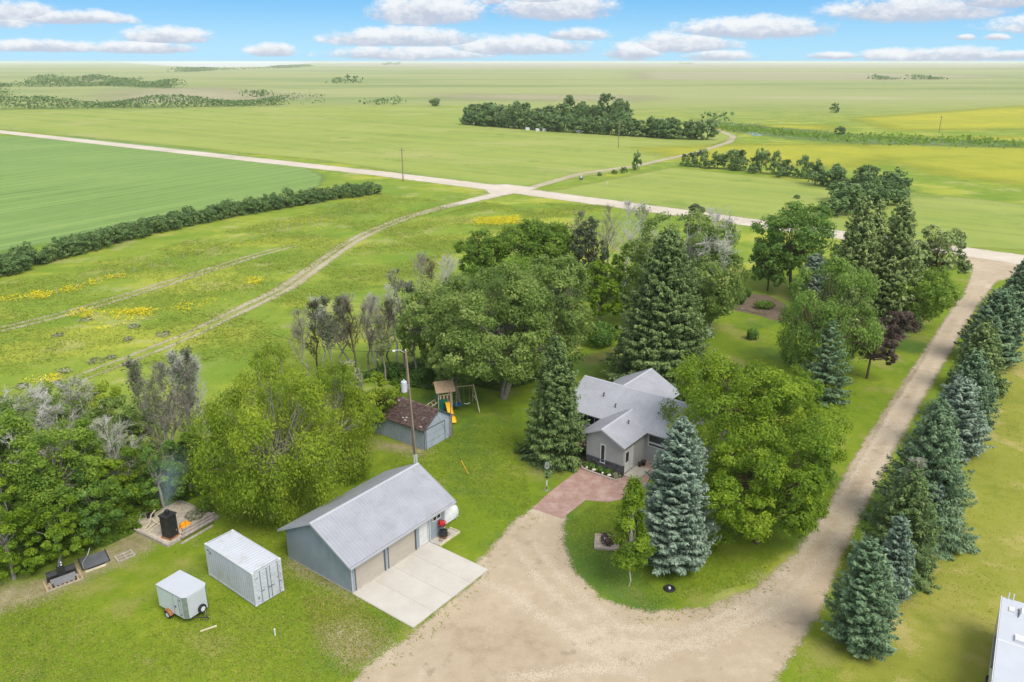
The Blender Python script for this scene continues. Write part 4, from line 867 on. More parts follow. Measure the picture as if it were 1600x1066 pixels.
box(.5, 3.7, -.69, -.66, .2, .27).obj('gunwale', M['trailer_skin'], bt); box(.5, 3.7, .66, .69, .2, .27).obj('gunwale', M['trailer_skin'], bt)
q = at(854, 767); lp = thing('lamp_post', 'thin black garden post with white sleeve beside the brick path', 'lamp post', (q.x, q.y, 0))
MB().tube([(0, 0, -.1), (0, 0, 2.2)], .035, 6).obj('pole', M['black_metal'], lp); MB().tube([(0, 0, .5), (0, 0, 1.15)], .06, 8).obj('white_sleeve', M['white_paint'], lp)
MB().lathe([(.14, 0), (.14, .08), (.06, .12)], 8).obj('base', M['steel'], lp)
mb = MB()
for k in range(6): a = k * PI / 3; mb.tube([(0, 0, 2.2), (.22 * math.cos(a), .22 * math.sin(a), 2.45), (.12 * math.cos(a), .12 * math.sin(a), 2.95)], .02, 4)
mb.obj('lantern_cage', M['white_steel'], lp)
rk = [(863, 727, .42, 'largest brown boulder under the dark spruce by the path'), (873, 722, .36, 'brown boulder right of the largest one under the spruce'), (882, 716, .30, 'tan boulder nearest the house under the spruce'), (866, 733, .16, 'small pale stone in front of the spruce boulders'), (851, 722, .25, 'brown boulder leftmost under the dark spruce')]
for i, (x, y, r, lab) in enumerate(rk):
    q = at(x, y); tag(link('boulder', rock_me(r, 60 + i, 'boulder', M['brown_rock'] if r > .2 else M['pale_rock']), None, (q.x, q.y, -.03), i), lab, 'boulder', 'boulders under the spruce')
q = at(948, 849); pt = thing('planter_box', 'square stone-edged planter with a dark shrub in the lawn island', 'planter', (q.x, q.y, 0), math.radians(-8))
box(-.85, .85, -.85, .85, -.05, .12).obj('gravel_fill', M['gravel_bed'], pt)
for k in range(4):
    a = [(-1.0, 1.0, -1.0, -.85), (-1.0, 1.0, .85, 1.0), (-1.0, -.85, -.85, .85), (.85, 1.0, -.85, .85)][k]
    for j in range(4):
        if k < 2: w_ = (a[1] - a[0]) / 4; box(a[0] + j * w_ + .01, a[0] + (j + 1) * w_ - .01, a[2], a[3], -.03, .2 + .01 * (j % 2)).obj('edging_stone', M['curb_stone'], pt)
        else: w_ = (a[3] - a[2]) / 4; box(a[0], a[1], a[2] + j * w_ + .01, a[2] + (j + 1) * w_ - .01, -.03, .2 + .01 * (j % 2)).obj('edging_stone', M['curb_stone'], pt)
q = at(1046, 921); wr = thing('well_ring', 'buried black tyre ring with white cap in the front lawn', 'tyre', (q.x, q.y, 0))
MB().lathe([(.28, .0), (.42, .0), (.46, .08), (.4, .15), (.3, .13), (.27, .05)], 20).obj('tyre', M['rubber'], wr); MB().lathe([(.09, 0), (.1, .16), (.07, .2)], 10).obj('cap', M['white_paint'], wr); MB().lathe([(.27, .01), (.05, .02)], 14).obj('soil', M['gravel_bed'], wr)
q = at(430, 993); mk = thing('marker_stake', 'short white stake standing in the grass right of the trailer', 'stake', (q.x, q.y, 0)); MB().tube([(0, 0, -.1), (0, 0, .5)], .055, 8).obj('stake', M['white_paint'], mk); MB().lathe([(.06, .5), (.065, .53), (.03, .57)], 8).obj('cap', M['white_paint'], mk)
q = at(1139, 474); o = MB().lathe([(.14, 0), (.3, .1), (.34, .3), (.22, .5), (.05, .55)], 12).obj('garden_ball', M['yellow_plastic'], None, (q.x, q.y, 0)); tag(o, 'small bright yellow ball at the left corner of the garden bed', 'ball')
# ---- hanging basket under the garage eave
hb = thing('hanging_basket', 'red flowering basket hanging beside the garage window', 'flower basket', tuple(gl(9.5, -.36, .95)))
MB().lathe([(.08, 0), (.24, .08), (.3, .26), (.26, .25), (.1, .2)], 12).obj('basket', M['dark_trim'], hb)
mb = MB(); rr = random.Random(2)
for i in range(130):
    v = Vector((rr.gauss(0, 1), rr.gauss(0, 1), rr.gauss(.3, .8))).normalized() * rr.uniform(.22, .40); c_ = Vector((0, 0, .36)) + Vector((v.x, v.y, v.z * .8)); t = v.orthogonal().normalized() * .07; b_ = v.cross(t).normalized() * .07
    mb.add([c_ - t, c_ - b_, c_ + t, c_ + b_], [(0, 1, 2, 3)])
mb.obj('petals', M['red_petals'], hb); MB().tube([(0, 0, .2), (0, .1, 1.35)], .01, 4).obj('hanger', M['cable'], hb)

# ---- camper trailer at the right edge
c0 = at(1566, 932, 3.15); c1 = at(1551, 1066, 3.15); rth = math.atan2(c1.y - c0.y, c1.x - c0.x)
rv = thing('camper_trailer', 'white travel trailer roof with vents at the right edge', 'travel trailer', (c0.x, c0.y, 0), rth)
RL, RW = 9.5, 2.5
MB().prism([(.0, 0, .55), (RL, 0, .55), (RL, 0, 3.05), (.12, 0, 3.05), (0, 0, 2.9)], (0, RW, 0)).obj('body', M['white_paint'], rv)
MB().prism([(-.03, -.02, 3.05), (RL, -.02, 3.05), (RL, RW + .02, 3.05), (-.03, RW + .02, 3.05)], (0, 0, .09)).obj('roof', M['trailer_roof'], rv, bevel=.04)
for y in (-.06, RW + .02): box(-.05, RL, y, y + .04, 2.98, 3.17).obj('roof_rail', M['white_paint'], rv)
vt = MB().prism([(.9, 1.0, 3.14), (1.9, 1.0, 3.14), (1.75, 1.12, 3.45), (1.05, 1.12, 3.45)], (0, .75, 0)).obj('air_conditioner', M['white_paint'], rv); box(.88, 1.92, .97, 1.0, 3.15, 3.2).obj('skirt', M['dark_trim'], vt)
box(1.0, 1.5, .45, .75, 3.14, 3.22).obj('roof_vent', M['white_paint'], rv); box(4.0, 4.6, .9, 1.45, 3.14, 3.3).obj('roof_vent', M['white_paint'], rv); box(3.95, 4.65, .85, 1.5, 3.14, 3.17).obj('vent_flange', M['print_soft'], rv)
for y in (.35, .62): MB().tube([(.1, y, 3.05), (.02, y, 3.6)], .04, 6).obj('vent_pipe', M['white_paint'], rv)
box(4.9, 5.0, .0, RW, 3.142, 3.152).obj('roof_seam', M['white_paint'], rv)
ww = box(1.5, 3.2, -.02, -.001, 1.6, 2.4).obj('window', M['glass'], rv); box(4.6, 5.4, -.02, -.001, .65, 2.6).obj('door', M['trailer_skin'], rv)
for x in (5.6, 6.5): wheel(x, -.0, .36, .36, .24, 'y', rv)
MB().tube([(4.4, -.08, 2.9), (7.6, -.08, 2.9)], .09, 8).obj('awning_roll', M['dark_trim'], rv)
box(.4, RL - .2, .3, RW - .3, .35, .55).obj('chassis', M['black_metal'], rv)

# ---- road side and far things
for i, (bx, by, ty, lab) in enumerate(((630, 284, 231, 'tall utility pole beside the gravel road left of the junction'), (966, 231, 190, 'faint utility pole in front of the far shelterbelt'), (1467, 207, 181, 'lone utility pole in the far yellow pasture'))):
    q = at(bx, by); lo_, hi_ = 0, 40
    for _ in range(40):
        mid_ = (lo_ + hi_) / 2
        if float(px_of(np.array((q.x, q.y, mid_)))[1]) > ty: lo_ = mid_
        else: hi_ = mid_
    t = thing('utility_pole', lab, 'utility pole', (q.x, q.y, 0)); MB().tube([(0, 0, -.5), (0, 0, hi_)], [.2, .15], 7).obj('pole', M['wood_pole'], t)
    box(-1.0, 1.0, -.06, .06, hi_ - .9, hi_ - .75).obj('crossarm', M['wood_pole'], t)
    for x in (-.9, .9): MB().lathe([(.06, 0), (.08, .1), (.03, .2)], 6, (x, 0, hi_ - .75)).obj('insulator', M['steel'], t)
q = at(908, 281); t = thing('mailbox_post', 'dark post with white box beside the track past the junction', 'mailbox', (q.x, q.y, 0)); box(-.5, .5, -.5, .5, 0, 1.3).obj('stand', M['dark_trim'], t); MB().prism([(-.35, -.6, .7), (.35, -.6, .7), (.35, -.6, 1.2), (0, -.6, 1.5), (-.35, -.6, 1.2)], (0, 1.0, 0)).obj('box', M['white_paint'], t)
q = at(948, 290); t = thing('marker_post', 'pale marker post in the pasture beyond the gravel road', 'post', (q.x, q.y, 0)); MB().tube([(0, 0, 0), (0, 0, 1.1)], .16, 6).obj('post', M['wood_pale'], t); MB().lathe([(.17, 1.1), (.1, 1.2)], 6).obj('cap', M['white_paint'], t)
for i, (x, y) in enumerate(((824, 203.5), (840, 205), (850, 205), (905, 208))):
    q = at(x, y); t = thing('storage_box', ('white box leftmost at the foot of the far shelterbelt', 'white box second from left at the far shelterbelt', 'white box third from left at the far shelterbelt', 'white box rightmost, alone at the far shelterbelt')[i], 'box', (q.x, q.y, 0), .3, 'white boxes at the far shelterbelt')
    box(-1.1, 1.1, -.8, .8, 0, 1.1).obj('body', M['white_paint'], t); MB().prism([(-1.15, -.85, 1.1), (-1.15, 0, 1.5), (-1.15, .85, 1.1)], (2.3, 0, 0)).obj('roof', M['white_steel'], t)
# sparse wire fence along the pasture
A_, B_ = at(90, 460), at(560, 330); fe = thing('wire_fence', 'sparse wire fence with thin posts between hedge and grass track', 'fence', (A_.x, A_.y, 0))
n_ = 22
for i in range(n_ + 1):
    v = (B_ - A_) * (i / n_); MB().tube([(v.x, v.y, -.2), (v.x, v.y, 1.25)], .06, 5).obj('post', M['wood_grey'], fe)
for z in (.5, .85, 1.15): MB().tube([(0, 0, z), tuple((B_ - A_) + Vector((0, 0, z)))], .008, 3).obj('wire', M['cable'], fe)

# ================================================================== vegetation
def leaf_mat(name, dark, mid, light, trans=0.48, rough=0.55, spec=0.25):
    m, nt, out = newmat(name); t = nd(nt, 'Attribute', attribute_name='tint').outputs['Fac']
    r = nd(nt, 'ObjectInfo').outputs['Random']
    t = mth(nt, 'ADD', t, mth(nt, 'MULTIPLY', mth(nt, 'SUBTRACT', r, .5), .22))
    c = mixc(nt, sstep(nt, t, 0.0, 0.5), dark, mid); c = mixc(nt, sstep(nt, t, 0.5, 1.0), c, light)
    b = bsdf(nt, c, rough, spec)
    if trans:
        tr_ = nd(nt, 'BsdfTranslucent', {'Color': mixc(nt, 0.5, c, light)})
        mx = nd(nt, 'MixShader', {0: trans, 1: b.outputs[0], 2: tr_.outputs[0]}); nt.links.new(mx.outputs[0], out.inputs[0])
    else: nt.links.new(b.outputs[0], out.inputs[0])
    return m
LM = {
 'bright': leaf_mat('bright_leaves', (0.09, 0.164, 0.011), (0.175, 0.292, 0.017), (0.307, 0.413, 0.028)),
 'lime': leaf_mat('lime_leaves', (0.133, 0.207, 0.015), (0.254, 0.355, 0.023), (0.403, 0.482, 0.042)),
 'mid': leaf_mat('green_leaves', (0.084, 0.162, 0.018), (0.168, 0.28, 0.031), (0.286, 0.409, 0.05)),
 'willow': leaf_mat('willow_leaves', (0.105, 0.19, 0.034), (0.19, 0.31, 0.055), (0.3, 0.43, 0.09)),
 'silver': leaf_mat('silver_green_leaves', (0.101, 0.17, 0.036), (0.207, 0.307, 0.066), (0.382, 0.472, 0.133)),
 'dark': leaf_mat('dark_leaves', (0.067, 0.146, 0.026), (0.135, 0.254, 0.045), (0.254, 0.397, 0.075)),
 'greydark': leaf_mat('grey_dark_leaves', (0.075, 0.106, 0.057), (0.132, 0.172, 0.09), (0.236, 0.276, 0.149)),
 'purple': leaf_mat('purple_leaves', (0.055, 0.04, 0.036), (0.112, 0.08, 0.07), (0.205, 0.15, 0.125)),
 'blue': leaf_mat('blue_spruce_needles', (0.067, 0.118, 0.084), (0.162, 0.235, 0.168), (0.325, 0.414, 0.314), 0.15),
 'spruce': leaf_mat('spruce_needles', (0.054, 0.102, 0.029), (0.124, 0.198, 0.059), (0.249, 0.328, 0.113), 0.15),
 'spruceteal': leaf_mat('teal_spruce_needles', (0.061, 0.116, 0.057), (0.132, 0.22, 0.112), (0.226, 0.325, 0.171), 0.15),
 'olive': leaf_mat('olive_spruce_needles', (0.1, 0.146, 0.046), (0.199, 0.268, 0.085), (0.346, 0.422, 0.146), 0.15),
 'belt': leaf_mat('shelterbelt_leaves', (0.06, 0.118, 0.036), (0.12, 0.204, 0.06), (0.21, 0.306, 0.096), 0.2),
 'sage': leaf_mat('sage_leaves', (0.17, 0.185, 0.11), (0.26, 0.275, 0.175), (0.36, 0.37, 0.26), 0.2),
 'yellow': leaf_mat('yellow_flowers', (0.55, 0.48, 0.015), (0.80, 0.68, 0.015), (0.88, 0.78, 0.03), 0.3),
 'turf': leaf_mat('lawn_grass', (0.1, 0.165, 0.014), (0.18, 0.255, 0.018), (0.32, 0.345, 0.065), 0.3),
 'straw': leaf_mat('dry_grass', (0.180, 0.190, 0.030), (0.290, 0.280, 0.055), (0.460, 0.400, 0.170), 0.3),
 'weeds': leaf_mat('meadow_grass', (0.15, 0.215, 0.022), (0.25, 0.32, 0.035), (0.4, 0.42, 0.075), 0.3),
}
BARK = {'brown': wear('brown_bark', (0.115, 0.085, 0.062), 0.9, 0.1, 0, 0.3, 3), 'grey': wear('grey_bark', (0.27, 0.245, 0.215), 0.9, 0.1, 0, 0.25, 3),
        'pale': wear('pale_bark', (0.50, 0.46, 0.40), 0.85, 0.15, 0, 0.2, 3), 'silver': wear('silver_deadwood', (0.50, 0.485, 0.455), 0.85, 0.15, 0, 0.2, 3)}
def unit(v): return v / np.maximum(np.linalg.norm(v, axis=1, keepdims=True), 1e-9)
def leaf_quads(P, N, size, rng, ratio=0.55, T=None):
    """rhombic leaf sprays; T = preferred long axis"""
    n = len(P); r = rng.normal(size=(n, 3)) if T is None else T
    t = unit(r - N * (r * N).sum(1, keepdims=True)); b = np.cross(N, t); s = (size * np.exp(rng.normal(0, .22, n)))[:, None]
    V = np.stack([P - t * s, P - b * s * ratio, P + t * s, P + b * s * ratio], 1)
    V[:, 2] += N * s * -.18
    return V.reshape(-1, 3), np.arange(4 * n).reshape(n, 4)
def thin_tubes(segs):
    """segs: list of (p0, p1, r0, r1) -> 4-sided sticks"""
    A = np.array([s[0] for s in segs], float); B = np.array([s[1] for s in segs], float); r0 = np.array([s[2] for s in segs])[:, None]; r1 = np.array([s[3] for s in segs])[:, None]
    t = unit(B - A); h = np.where(np.abs(t[:, 2:3]) > .9, [[1.0, 0, 0]], [[0, 0, 1.0]]); a = unit(np.cross(t, h)); b = np.cross(t, a); n = len(A)
    V = np.stack([A + a * r0, A + b * r0, A - a * r0, A - b * r0, B + a * r1, B + b * r1, B - a * r1, B - b * r1], 1).reshape(-1, 3)
    base = np.arange(n)[:, None] * 8; F = np.concatenate([base + np.array([[k, (k + 1) % 4, 4 + (k + 1) % 4, 4 + k]]) for k in range(4)], 0)
    return V, F
def limb(p, q, r0, r1, rng, n=5, wob=.06):
    p = np.array(p, float); q = np.array(q, float); L = np.linalg.norm(q - p); pts = [p + (q - p) * i / n + (rng.normal(0, wob * L, 3) if 0 < i < n else 0) for i in range(n + 1)]
    return [(pts[i], pts[i + 1], r0 + (r1 - r0) * i / n, r0 + (r1 - r0) * (i + 1) / n) for i in range(n)]
def fit_size(bx, by, ty, wpx, aspect=True, conifer=False):
    """ground point, height and radius from the base pixel, the top row and the width in the photograph"""
    P = at(bx, by); dp = depth((P.x, P.y, 2.0)); R = wpx / 2 * dp / FPX
    lo_, hi_ = .3, 60
    th = np.linspace(-PI, PI, 24)
    for _ in range(40):
        h = (lo_ + hi_) / 2
        if conifer: top = float(px_of(np.array((P.x, P.y, h)))[1])
        else:
            c = h * .58; s = h * .42
            E_ = np.array([(P.x, P.y + R * .85 * math.cos(q), c + s * math.sin(q)) for q in th]); top = float(px_of(E_)[1].min())
        if top > ty: lo_ = h
        else: hi_ = h
    return P, h, R
def crown_leaves(h, R, rng, cb=.15, ncl=60, nl=150, ls=.2, lump=.25, droop=0.0, crag=1.0, nlobe=None, flat=.75, zmin=.12, lobk=1.0, cone=False):
    """leaf sprays in clumps, the clumps on big uneven lobes with gaps between them"""
    zc = h * (1 + cb) / 2; zs = h * (1 - cb) / 2
    nlobe = nlobe or int(np.clip(5 + R * 2.0, 6, 22))
    d = []
    while len(d) < nlobe:
        v = rng.normal(size=3); v /= np.linalg.norm(v)
        if v[2] > -.75 and all(np.dot(v, q) < .80 for q in d[-30:]) or rng.rand() < .02: d.append(v)
    d = np.array(d); lr = lobk * R * (.27 + .17 * rng.rand(nlobe)) * (1.25 if nlobe < 7 else 1.0); rad = (.60 + lump * (rng.rand(nlobe) - .35))
    LC = np.c_[d[:, 0] * (R - lr * .8) * rad * 1.55, d[:, 1] * (R - lr * .8) * rad * 1.55, zc + d[:, 2] * (zs - lr * .75) * np.minimum(rad * 1.5, 1.05)]
    LC = np.concatenate([LC, [[0, 0, zc]]]); d = np.concatenate([d, [[0, 0, 1.0]]]); lr = np.append(lr, R * .48 * lobk); ltint = rng.normal(0, .15, nlobe + 1)
    li = rng.randint(0, nlobe + 1, ncl * 2); dd = unit(rng.normal(size=(ncl * 2, 3)) + d[li] * .7 + [0, 0, .15]); li, dd = li[:ncl], dd[:ncl]
    vs_ = min(1.25, max(.8, zs / R))
    C = LC[li] + dd * (lr[li] * (.72 + .30 * rng.rand(ncl)))[:, None] * [1, 1, vs_]
    if cone:
        u_ = rng.rand(ncl) ** 1.2; a_ = rng.rand(ncl) * 6.28; q_ = R * 1.05 * np.minimum((1.02 - u_) ** .75, .35 + 4 * u_) * (.45 + .5 * rng.rand(ncl)); dd = np.c_[np.cos(a_), np.sin(a_), .3 + 0 * a_]; C = np.c_[np.cos(a_) * q_, np.sin(a_) * q_, h * (cb + (1 - cb) * u_)]; lr = lr * 0 + R * .9
    rc = np.clip(lr[li] * (.26 + .2 * rng.rand(ncl)), R * .10, 1.1) * crag
    k = rng.poisson(nl, ncl); idx = np.repeat(np.arange(ncl), k); n = len(idx)
    o = unit(rng.normal(size=(n, 3))); rr_ = (.25 + .75 * rng.rand(n) ** .55)[:, None]
    off = o * rr_ * rc[idx][:, None] * [1, 1, flat]
    if droop: off[:, 2] -= np.abs(rng.normal(0, droop, n)) * rc[idx] * (.4 + rng.rand(n))
    P = C[idx] + off
    N = unit(o * .55 + dd[idx] * .6 + np.array([0, 0, .5]) + rng.normal(0, .5, (n, 3)))
    keep = P[:, 2] > zmin
    T = None
    if droop: T = rng.normal(0, .5, (n, 3)) + np.array([0, 0, -1.1])
    P, N, idx, rr_ = P[keep], N[keep], idx[keep], rr_[keep]; n = len(P)
    if droop: T = T[keep]
    V, F = leaf_quads(P, N, ls, rng, .5 if not droop else .36, T)
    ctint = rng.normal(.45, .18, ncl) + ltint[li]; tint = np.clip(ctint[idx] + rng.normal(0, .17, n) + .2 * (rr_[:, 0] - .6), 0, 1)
    return V, F, tint, C
def broad_tree(name, label, bx, by, ty, wpx, seed, mat='mid', bark='brown', cat='tree', group=None, cb=.15, dens=1.0, ls=None, droop=0.0, dead=0, lump=.25, crag=1.0, ncl=None, stems=1, trunk_r=None, lobk=1.0, cone=False):
    rng = np.random.RandomState(seed); P, h, R = fit_size(bx, by, ty, wpx)
    t = thing(name, label, cat, (P.x, P.y, 0), 0, group)
    dp = depth((P.x, P.y, 2)); ls = ls or min(max(.0018 * dp, .11), .45)
    area = 4 * PI * R * (R + h) / 2
    ncl = ncl or int(np.clip(area / 1.5, 40, 330)); nl = dens * area * 1.0 / (ls * ls) / ncl
    V, F, ti, C = crown_leaves(h, R, rng, cb, ncl, nl, ls, lump, droop, crag, lobk=lobk, cone=cone)
    segs = []; tr_r = trunk_r or .022 * h + .03
    for s in range(stems):
        b0 = np.array([rng.normal(0, .25 * (stems > 1)), rng.normal(0, .25 * (stems > 1)), -.2]); f = np.array([rng.normal(0, R * .1), rng.normal(0, R * .1), h * (.32 + .1 * rng.rand())])
        segs += limb(b0, f, tr_r, tr_r * .7, rng, 5, .012)
        CC = C[C[:, 2] > f[2] + .1 * h]; CC = CC if len(CC) > 4 else C
        for c in CC[rng.permutation(len(CC))[:max(8, len(CC) // (2 * stems))]]:
            m_ = f + (c - f) * .5 + np.array([0, 0, -.08 * h * rng.rand()])
            segs += limb(f, m_, tr_r * .32, tr_r * .15, rng, 3, .06) + limb(m_, c, tr_r * .15, .01, rng, 3, .06)
    v, f_ = thin_tubes(segs); link('trunk', mesh_np('trunk', v, f_, BARK[bark]), t)
    link('crown', mesh_np('crown', V, F, LM[mat], ti), t)
    if dead:   # bare silvery limbs breaking out of the crown
        for i in range(dead):
            sg = []; c = C[rng.randint(len(C))]; c = np.array([c[0], c[1], max(c[2], h * .45)]); dd = np.array([c[0] / R * .6, c[1] / R * .6, .75]) + rng.normal(0, .25, 3)
            e = c + unit(dd[None])[0] * h * (.12 + .1 * rng.rand()); sg += limb(c * .8, e, .06, .025, rng, 4, .05)
            for j in range(22):
                u = .25 + .75 * rng.rand(); p0 = c * .8 + (e - c * .8) * u; d2 = unit((dd + rng.normal(0, .7, 3))[None])[0]; p1 = p0 + d2 * h * .08 * (.5 + rng.rand()); sg += [(p0, p1, .028, .014)]
                for k in range(6): q0 = p0 + (p1 - p0) * rng.rand(); sg.append((q0, q0 + unit((d2 + rng.normal(0, .7, 3))[None])[0] * h * .04, .018, .010))
            v, f_ = thin_tubes(sg); link('dead_limb', mesh_np('dead_limb', v, f_, BARK['silver']), t)
    return t
def spruce_mesh(h, R, rng, ls, style='blue', dens=1.0):
    """whorled boughs, each a flat spray of needle tufts; returns crown and trunk meshes data"""
    segs = limb((0, 0, -.2), (0, 0, h * .985), .013 * h + .03, .012, rng, 6, .004); PP, NN, TT, ti = [], [], [], []
    z = h * .035; ph_ = rng.uniform(0, 6.28, 2); gap0 = {'blue': .34, 'norway': .48, 'open': .6}[style]
    while z < h * .97:
        u = z / h; L = R * (1 - u) ** (.62 if style == 'blue' else .74) * 1.08 + .1
        if u < .10: L *= .82 + 1.8 * u
        nb = max(4, int((6 + 5.5 * L) * (1.0 if style != 'open' else .75))); a0 = rng.rand() * 6.28
        up = {'blue': .10 + .5 * u, 'norway': -.38 + .75 * u, 'open': -.15 + .6 * u}[style]; ltone = rng.normal(0, .06)
        for b in range(nb):
            a = a0 + 6.283 * b / nb + rng.normal(0, .16); l = L * (.70 + .42 * rng.rand()) * (1 + .10 * math.sin(3 * a + ph_[0] + z) + .07 * math.sin(2 * a + ph_[1])); s = up + rng.normal(0, .09)
            if style == 'open' and rng.rand() < .12: continue
            d = np.array([math.cos(a), math.sin(a), s]); lat = np.array([-math.sin(a), math.cos(a), 0]); zz_ = z + rng.normal(0, gap0 * .45)
            n = max(5, int(dens * 26 * l * (.16 / ls)))
            t = .18 + .82 * rng.rand(n) ** .62; w_ = (.34 * l * (1.08 - t) + .05) * rng.uniform(-1, 1, n)
            curl = (.16 if style == 'blue' else .30 if style == 'norway' else .18) * l * t ** 2
            p = np.c_[d[0] * l * t + lat[0] * w_, d[1] * l * t + lat[1] * w_, zz_ + s * l * t + (curl if style != 'norway' else -.10 * l * t + .26 * l * t ** 3) - .16 * np.abs(w_) + rng.normal(0, .045, n)]
            if style == 'norway': p[:, 2] -= np.abs(rng.normal(0, .17, n)) * (rng.rand(n) < .5)
            PP.append(p); tdir = d[None] * (.75 + 0 * t[:, None]) + lat[None] * (np.sign(w_) * .6)[:, None] + np.array([0, 0, .25 if style != 'norway' else -.15]); TT.append(tdir + rng.normal(0, .22, (n, 3)))
            NN.append(np.array([[0, 0, 1.0]]) * .9 + d[None] * .35 + rng.normal(0, .42, (n, 3)))
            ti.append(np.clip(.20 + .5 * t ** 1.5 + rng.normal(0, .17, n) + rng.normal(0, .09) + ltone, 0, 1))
            if l > .8: segs.append(((0, 0, zz_), (d[0] * l * .75, d[1] * l * .75, zz_ + s * l * .75), .028, .01))
        z += gap0 * (.75 + .5 * rng.rand()) * (1 - .35 * u)
    P = np.concatenate(PP); N = unit(np.concatenate(NN)); T = unit(np.concatenate(TT)); P[:, 2] = np.maximum(P[:, 2], .06)
    V, F = leaf_quads(P, N, ls, rng, .36, T); return V, F, np.concatenate(ti), segs
def spruce(label, bx, by, ty, wpx, seed, mat='spruce', style='norway', group=None, dens=1.0, name='spruce_tree', top=None):
    rng = np.random.RandomState(seed); P, h, R = fit_size(bx, by, ty, wpx, conifer=True)
    t = thing(name, label, 'tree', (P.x, P.y, 0), 0, group); dp = depth((P.x, P.y, 3)); ls = min(max(.0021 * dp, .12), .3)
    V, F, ti, segs = spruce_mesh(h, R, rng, ls, style, dens)
    v, f = thin_tubes(segs); link('trunk', mesh_np('trunk', v, f, BARK['brown']), t)
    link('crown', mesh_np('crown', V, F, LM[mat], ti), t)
    if top:
        sg = []
        for i in range(60):
            z = h * (.84 + .17 * rng.rand()); a = rng.rand() * 6.28; l = .35 + .5 * rng.rand(); sg.append(((0, 0, z), (l * math.cos(a), l * math.sin(a), z + .1 * rng.normal()), .025, .01))
            for k in range(5): u = rng.rand(); sg.append(((l * u * math.cos(a), l * u * math.sin(a), z), (l * u * math.cos(a) + rng.normal(0, .2), l * u * math.sin(a) + rng.normal(0, .2), z + rng.normal(0, .1)), .015, .008))
        v, f = thin_tubes(sg); link('dead_top', mesh_np('dead_top', v, f, BARK['grey']), t)
    return t
def bare_tree(label, bx, by, ty, wpx, seed, bark='grey', leaf=None, nleaf=300, group=None, upright=1.0, name='bare_poplar', twig=1.0, lean=0):
    rng = np.random.RandomState(seed); P, h, R = fit_size(bx, by, ty, wpx, conifer=True); t = thing(name, label, 'tree', (P.x, P.y, 0), 0, group)
    tr_r = .012 * h + .03; tipx = np.array([rng.normal(0, .05 * h) + lean, rng.normal(0, .05 * h), h]); tr_ = limb((0, 0, -.2), tipx, tr_r, .02, rng, 8, .02); segs = list(tr_); tips = []
    for i in range(int(26 * twig)):
        k = min(7, int(2.5 + 5.5 * rng.rand())); s = tr_[k]; p0 = s[0] + (s[1] - s[0]) * rng.rand(); u = p0[2] / h; a = rng.rand() * 6.28; l = R * (1.25 - u) * (.5 + .7 * rng.rand()) + .3
        d = np.array([math.cos(a), math.sin(a), upright * (1.0 + .8 * rng.rand())]); d /= np.linalg.norm(d); l *= 1.5; l = min(l, (h - p0[2]) / max(d[2], .2) * 1.0 + .2)
        e = p0 + d * l; segs += limb(p0, e, max(tr_r * .3 * (1 - u), .02), .012, rng, 3, .05)
        for j in range(int(11 * twig)):
            v = .25 + .75 * rng.rand(); q = p0 + (e - p0) * v; d2 = d + rng.normal(0, .45, 3); d2 /= np.linalg.norm(d2); e2 = q + d2 * l * .32 * (.5 + rng.rand()); segs.append((q, e2, .013, .006)); tips.append(e2)
            for k2 in range(3): q2 = q + (e2 - q) * (.3 + .7 * rng.rand()); d3 = d2 + rng.normal(0, .5, 3); segs.append((q2, q2 + d3 / np.linalg.norm(d3) * .45, .0075, .004)); tips.append(q2)
    v, f = thin_tubes(segs); link('trunk', mesh_np('trunk', v, f, BARK[bark]), t)
    if leaf:
        tips = np.array(tips); i = rng.randint(0, len(tips), nleaf); Pn = tips[i] + rng.normal(0, .22, (nleaf, 3)); V, F = leaf_quads(Pn, unit(rng.normal(size=(nleaf, 3)) + [0, 0, .6]), max(.0016 * depth((P.x, P.y, 2)), .1), rng)
        link('crown', mesh_np('crown', V, F, LM[leaf], np.clip(rng.normal(.45, .22, nleaf), 0, 1)), t)
    return t
def bush(name, label, bx, by, hm, wm, seed, mat='mid', n=700, ls=.12, cat='shrub', group=None, boxy=False, lx=1.0):
    rng = np.random.RandomState(seed); P = at(bx, by); t = thing(name, label, cat, (P.x, P.y, 0), 0, group); d = unit(rng.normal(size=(n, 3)))
    r = (.55 + .45 * rng.rand(n) ** .4)[:, None]
    if boxy: d = d / np.abs(d).max(1, keepdims=True) * .8
    Pn = d * r * [wm / 2 * lx, wm / 2, hm / 2] + [0, 0, hm / 2]; Pn[:, :2] *= 1 + .15 * np.sin(5 * np.arctan2(d[:, 1], d[:, 0]) + seed)[:, None]; Pn[:, 2] = np.maximum(Pn[:, 2], .04)
    V, F = leaf_quads(Pn, unit(d + [0, 0, .4] + rng.normal(0, .4, (n, 3))), ls, rng); link('leaves', mesh_np('leaves', V, F, LM[mat], np.clip(rng.normal(.45, .22, n), 0, 1)), t)
    sg = []
    for i in range(7): q = Pn[rng.randint(n)]; sg += limb((0, 0, -.05), q * .8, .025, .008, rng, 3, .05)
    v, f = thin_tubes(sg); link('stems', mesh_np('stems', v, f, BARK['brown']), t); return t

